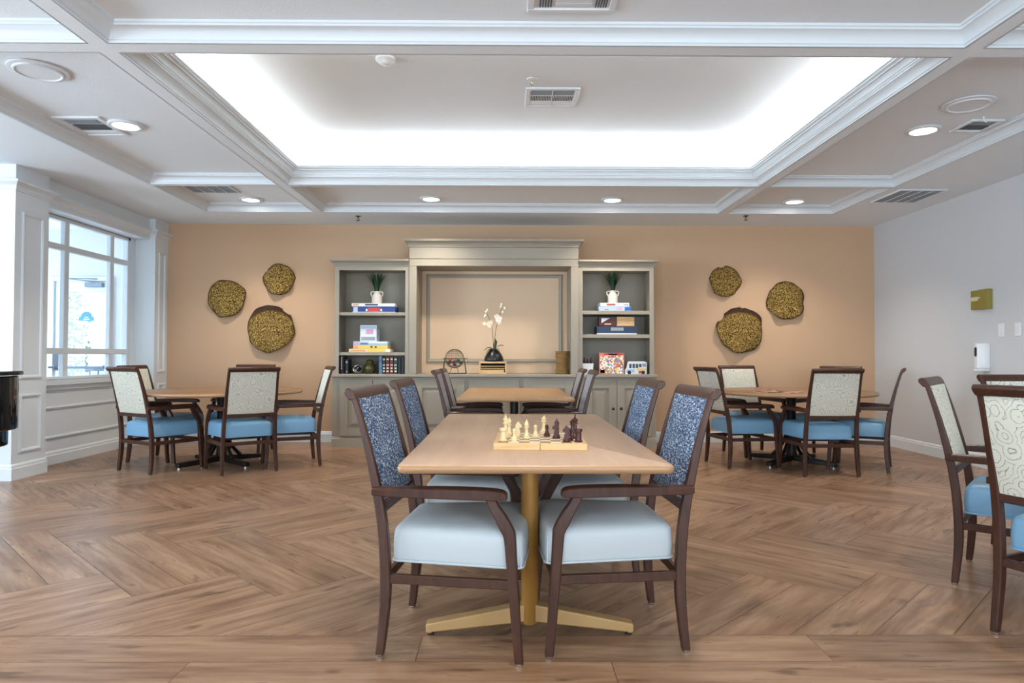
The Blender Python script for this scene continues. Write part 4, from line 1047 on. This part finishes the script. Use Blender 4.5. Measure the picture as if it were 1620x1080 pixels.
speaker(3.21, 4.69, 'round white ceiling speaker in the dispenser-side coffer')
def vent(name, label, x0, x1, y0, y1, z, zones, slots=(), b=.035, ribs=()):
    """framed register; zones are louver plates and slots dark slits, both given as fractions of the opening"""
    t = thing(name, label, 'vent', ((x0+x1)/2, (y0+y1)/2, z)); hx, hy = (x1-x0)/2, (y1-y0)/2
    m = MB(); m.box(-hx, hx, -hy, -hy+b, -.014, 0); m.box(-hx, hx, hy-b, hy, -.014, 0); m.box(-hx, -hx+b, -hy+b, hy-b, -.014, 0); m.box(hx-b, hx, -hy+b, hy-b, -.014, 0)
    m.build('frame', M['vent'], t, bevel=.004)
    B(-hx+b, hx-b, -hy+b, hy-b, -.004, -.001).build('backing', M['vent'], t, smooth=0)
    X = lambda u: -hx+b+2*(hx-b)*u
    Y = lambda u: -hy+b+2*(hy-b)*u
    for a0, a1, b0, b1, mt, n in zones:
        for k in range(n):
            c0, c1 = b0+(b1-b0)*k/n, b0+(b1-b0)*(k+.8)/n
            B(X(a0), X(a1), Y(c0), Y(c1), -.010, -.005).build('louver', mt, t, smooth=0)
    for a0, a1, b0, b1, n in slots:
        for k in range(n):
            c0 = a0+(a1-a0)*(k+.2)/n; c1 = a0+(a1-a0)*(k+.75)/n
            B(X(c0), X(c1), Y(b0), Y(b1), -.0115, -.0105).build('slot', M['ventdark'], t, smooth=0)
    for u in ribs: B(X(u)-.004, X(u)+.004, -hy+b, hy-b, -.0145, -.0105).build('rib', M['vent'], t, smooth=0)
VW, VG, VD = M['vent'], M['ventgrey'], M['ventdark']
vent('air_vent', 'small white supply vent next to the recessed light, window-side coffer', -3.37, -3.02, 5.03, 5.46, ZK, [(.08, .92, .08, .3, VG, 2), (.08, .92, .36, .72, VD, 2), (.04, .96, .78, .97, VW, 2)])
vent('air_vent', 'small white supply vent beside the speaker in the dispenser-side coffer', 3.45, 3.70, 5.0, 5.27, ZK, [(.04, .96, .05, .4, VG, 3), (.04, .96, .45, .9, VD, 2)], b=.028)
vent('return_grille', 'grey return grille filling part of the small window-side corner coffer', -3.38, -2.88, 7.05, 7.38, ZK, [(0, 1, 0, 1.04, VG, 5)], ribs=(.25, .5, .75), b=.02)
vent('return_grille', 'grey return grille in the flat soffit close to the white wall', 3.915, 4.395, 6.73, 7.30, ZC, [(0, 1, 0, 1.04, VG, 8)], ribs=(.25, .5, .75), b=.02)
vent('tray_vent', 'white ceiling vent with short dark slots in the bright tray', .145, .565, 5.21, 5.61, ZT, [(.02, .98, .03, .33, VG, 4), (.02, .98, .36, .66, VW, 1), (.02, .98, .7, .98, VW, 3)], [(.02, .98, .37, .65, 26)], ribs=(.5,))
vent('air_vent', 'wide white supply vent cut off by the top of the picture', .10, .547, 3.00, 3.45, ZK, [(.28, .76, .05, .95, VW, 9)], [(.06, .24, .05, .95, 5), (.8, .97, .05, .95, 5)])
def smoke():
    t = MB().lathe([(.07, 0), (.07, -.014), (.062, -.022), (.05, -.026), (.045, -.034), (.034, -.044), (.001, -.046)], 28).build('smoke_detector', M['plastic'], None, smooth=40, loc=(-.847, 4.72, ZT))
    tag(t, 'round white smoke detector on the tray ceiling', 'smoke detector')
    def spr(x, y, z, label, col, k=1):
        t = thing('fire_sprinkler', label, 'sprinkler', (x, y, z))
        MB().lathe([(.032*k, 0), (.03*k, -.005), (.012, -.006)], 20).build('escutcheon', M['plastic'] if k > 1 else col, t)
        m = MB().lathe([(.008, -.004), (.008, -.022), (.005, -.024)], 12)
        for s in (-1, 1): m.tube([(s*.006, 0, -.02), (s*.013, 0, -.035), (s*.003, 0, -.05)], .0025, 6)
        m.lathe([(.019, -.05), (.02, -.054), (.001, -.055)], 16); m.build('head', col, t)
    bz = plain('dark_brass', (.05, .035, .025, 1), .4, .7)
    spr(.187, 5.06, ZT, 'chrome sprinkler head just before the tray vent', M['chrome'], 1.3)
    spr(-1.78, 8.15, ZC, 'dark sprinkler head in soffit above the dark-book bookcase', bz)
    spr(2.836, 8.05, ZC, 'dark sprinkler head in soffit above the jigsaw table', bz)
    o = MB().tube([(0, 0, 0), (0, 0, -.03), (.012, -.01, -.045), (.02, -.014, -.03)], .0045, 6).build('ceiling_hook', M['plastic'], None, loc=(3.50, 4.95, ZK)); tag(o, 'small white ceiling hook beside the dispenser-side supply vent', 'hook')
smoke()

# ---------------------------------------------------------------- white wall fittings
def wall_bits():
    t = thing('wall_plaque', 'olive-gold square sign plaque with pale name strip on white wall', 'sign', (XR, 6.69, 1.657))
    B(-.03, -.001, -.005, .135, -.095, .095).build('panel', M['plaquem'], t, bevel=.003)
    B(-.055, -.001, -.135, -.006, -.1, .095).build('panel', M['plaquem'], t, bevel=.003)
    B(-.033, -.0302, .0, .125, -.01, .03).build('name_strip', c('strip_pale', 214, 206, 170), t, smooth=0)
    MB().sphere((-.057, -.03, .012), .01, 8, 6).build('stud', M['chrome'], t)
    t = thing('soap_dispenser', 'white hand sanitizer dispenser on the white wall below plaque', 'dispenser', (XR, 6.66, .95))
    m = MB(); m.rings([[(-.002, -h, z), (-.05, -h, z), (-.085, -h+.02, z), (-.1, -h+.045, z), (-.1, h-.045, z), (-.085, h-.02, z), (-.05, h, z), (-.002, h, z)] for h, z in ((.06, .03), (.064, .06), (.066, .24), (.062, .262), (.05, .272))])
    m.build('housing', M['plastic'], t, smooth=30, bevel=.004)
    m = MB(); m.rings([[(-.002, -h, z), (-.07, -h, z), (-.105, -h+.03, z), (-.105, h-.03, z), (-.07, h, z), (-.002, h, z)] for h, z in ((.05, .0), (.056, .01), (.06, .028))]); m.build('nozzle_tray', M['plastic'], t, bevel=.003)
    pts = [(.016*math.cos(2*math.pi*k/20), (.03 if math.sin(2*math.pi*k/20) > 0 else -.03)+.016*math.sin(2*math.pi*k/20)) for k in range(20)]
    m = MB(); m.prism(pts, lambda u, v, d: (d, u, v+.19), -.103, -.099); m.build('level_window', M['black'], t, smooth=0)
    for y, lab in ((6.44, 'white switch plate closer to the sanitizer dispenser'), (6.23, 'white switch plate at the frame edge, farther from the dispenser')):
        t = thing('light_switch', lab, 'switch', (XR, y, 1.345), 0, 'white switch plates')
        B(-.007, -.0005, -.04, .04, -.063, .063).build('plate', M['plastic'], t, bevel=.003)
        B(-.011, -.006, -.017, .017, -.034, .034).build('rocker', M['plastic'], t, bevel=.002)
wall_bits()
# ---------------------------------------------------------------- piano at the frame edge
def piano():
    t = thing('grand_piano', 'glossy black grand piano end at the frame edge before pillar', 'piano', (-3.02, 4.15, 0))
    def outline(o):
        pts = [(-1.75-o, -.75-o), (-1.2, -.72-o), (-.75, -.58-o), (-.35, -.36-o)]
        pts += [(-.22+(.22+o)*math.cos(R(a)), -.0+(.28+o)*math.sin(R(a))) for a in range(-65, 91, 15)]
        return pts+[(-1.75-o, .30+o)]
    z = lambda h: (lambda u, v, d: (u, v, d))
    MB().prism(outline(0), lambda u, v, d: (u, v, d), .63, .962).build('rim', M['gloss'], t, smooth=40, bevel=.01, seg=3)
    MB().prism(outline(-.05), lambda u, v, d: (u, v, d), .53, .629).build('soundboard_bed', M['gloss'], t, smooth=40, bevel=.008)
    MB().prism(outline(.028), lambda u, v, d: (u, v, d), .966, .992).build('lid', M['gloss'], t, smooth=40, bevel=.009, seg=3)
    for x, y in ((-.5, .0), (-1.55, -.5), (-1.55, .15)):
        m = MB(); m.rings([[(x-s, y-s, zz), (x+s, y-s, zz), (x+s, y+s, zz), (x-s, y+s, zz)] for s, zz in ((.035, .05), (.045, .12), (.06, .45), (.075, .529))]); lg = m.build('leg', M['gloss'], t, bevel=.006)
        MB().tube([(x, y-.015, .026), (x, y+.015, .026)], .026, 14).build('caster', M['chrome'], lg)
piano()
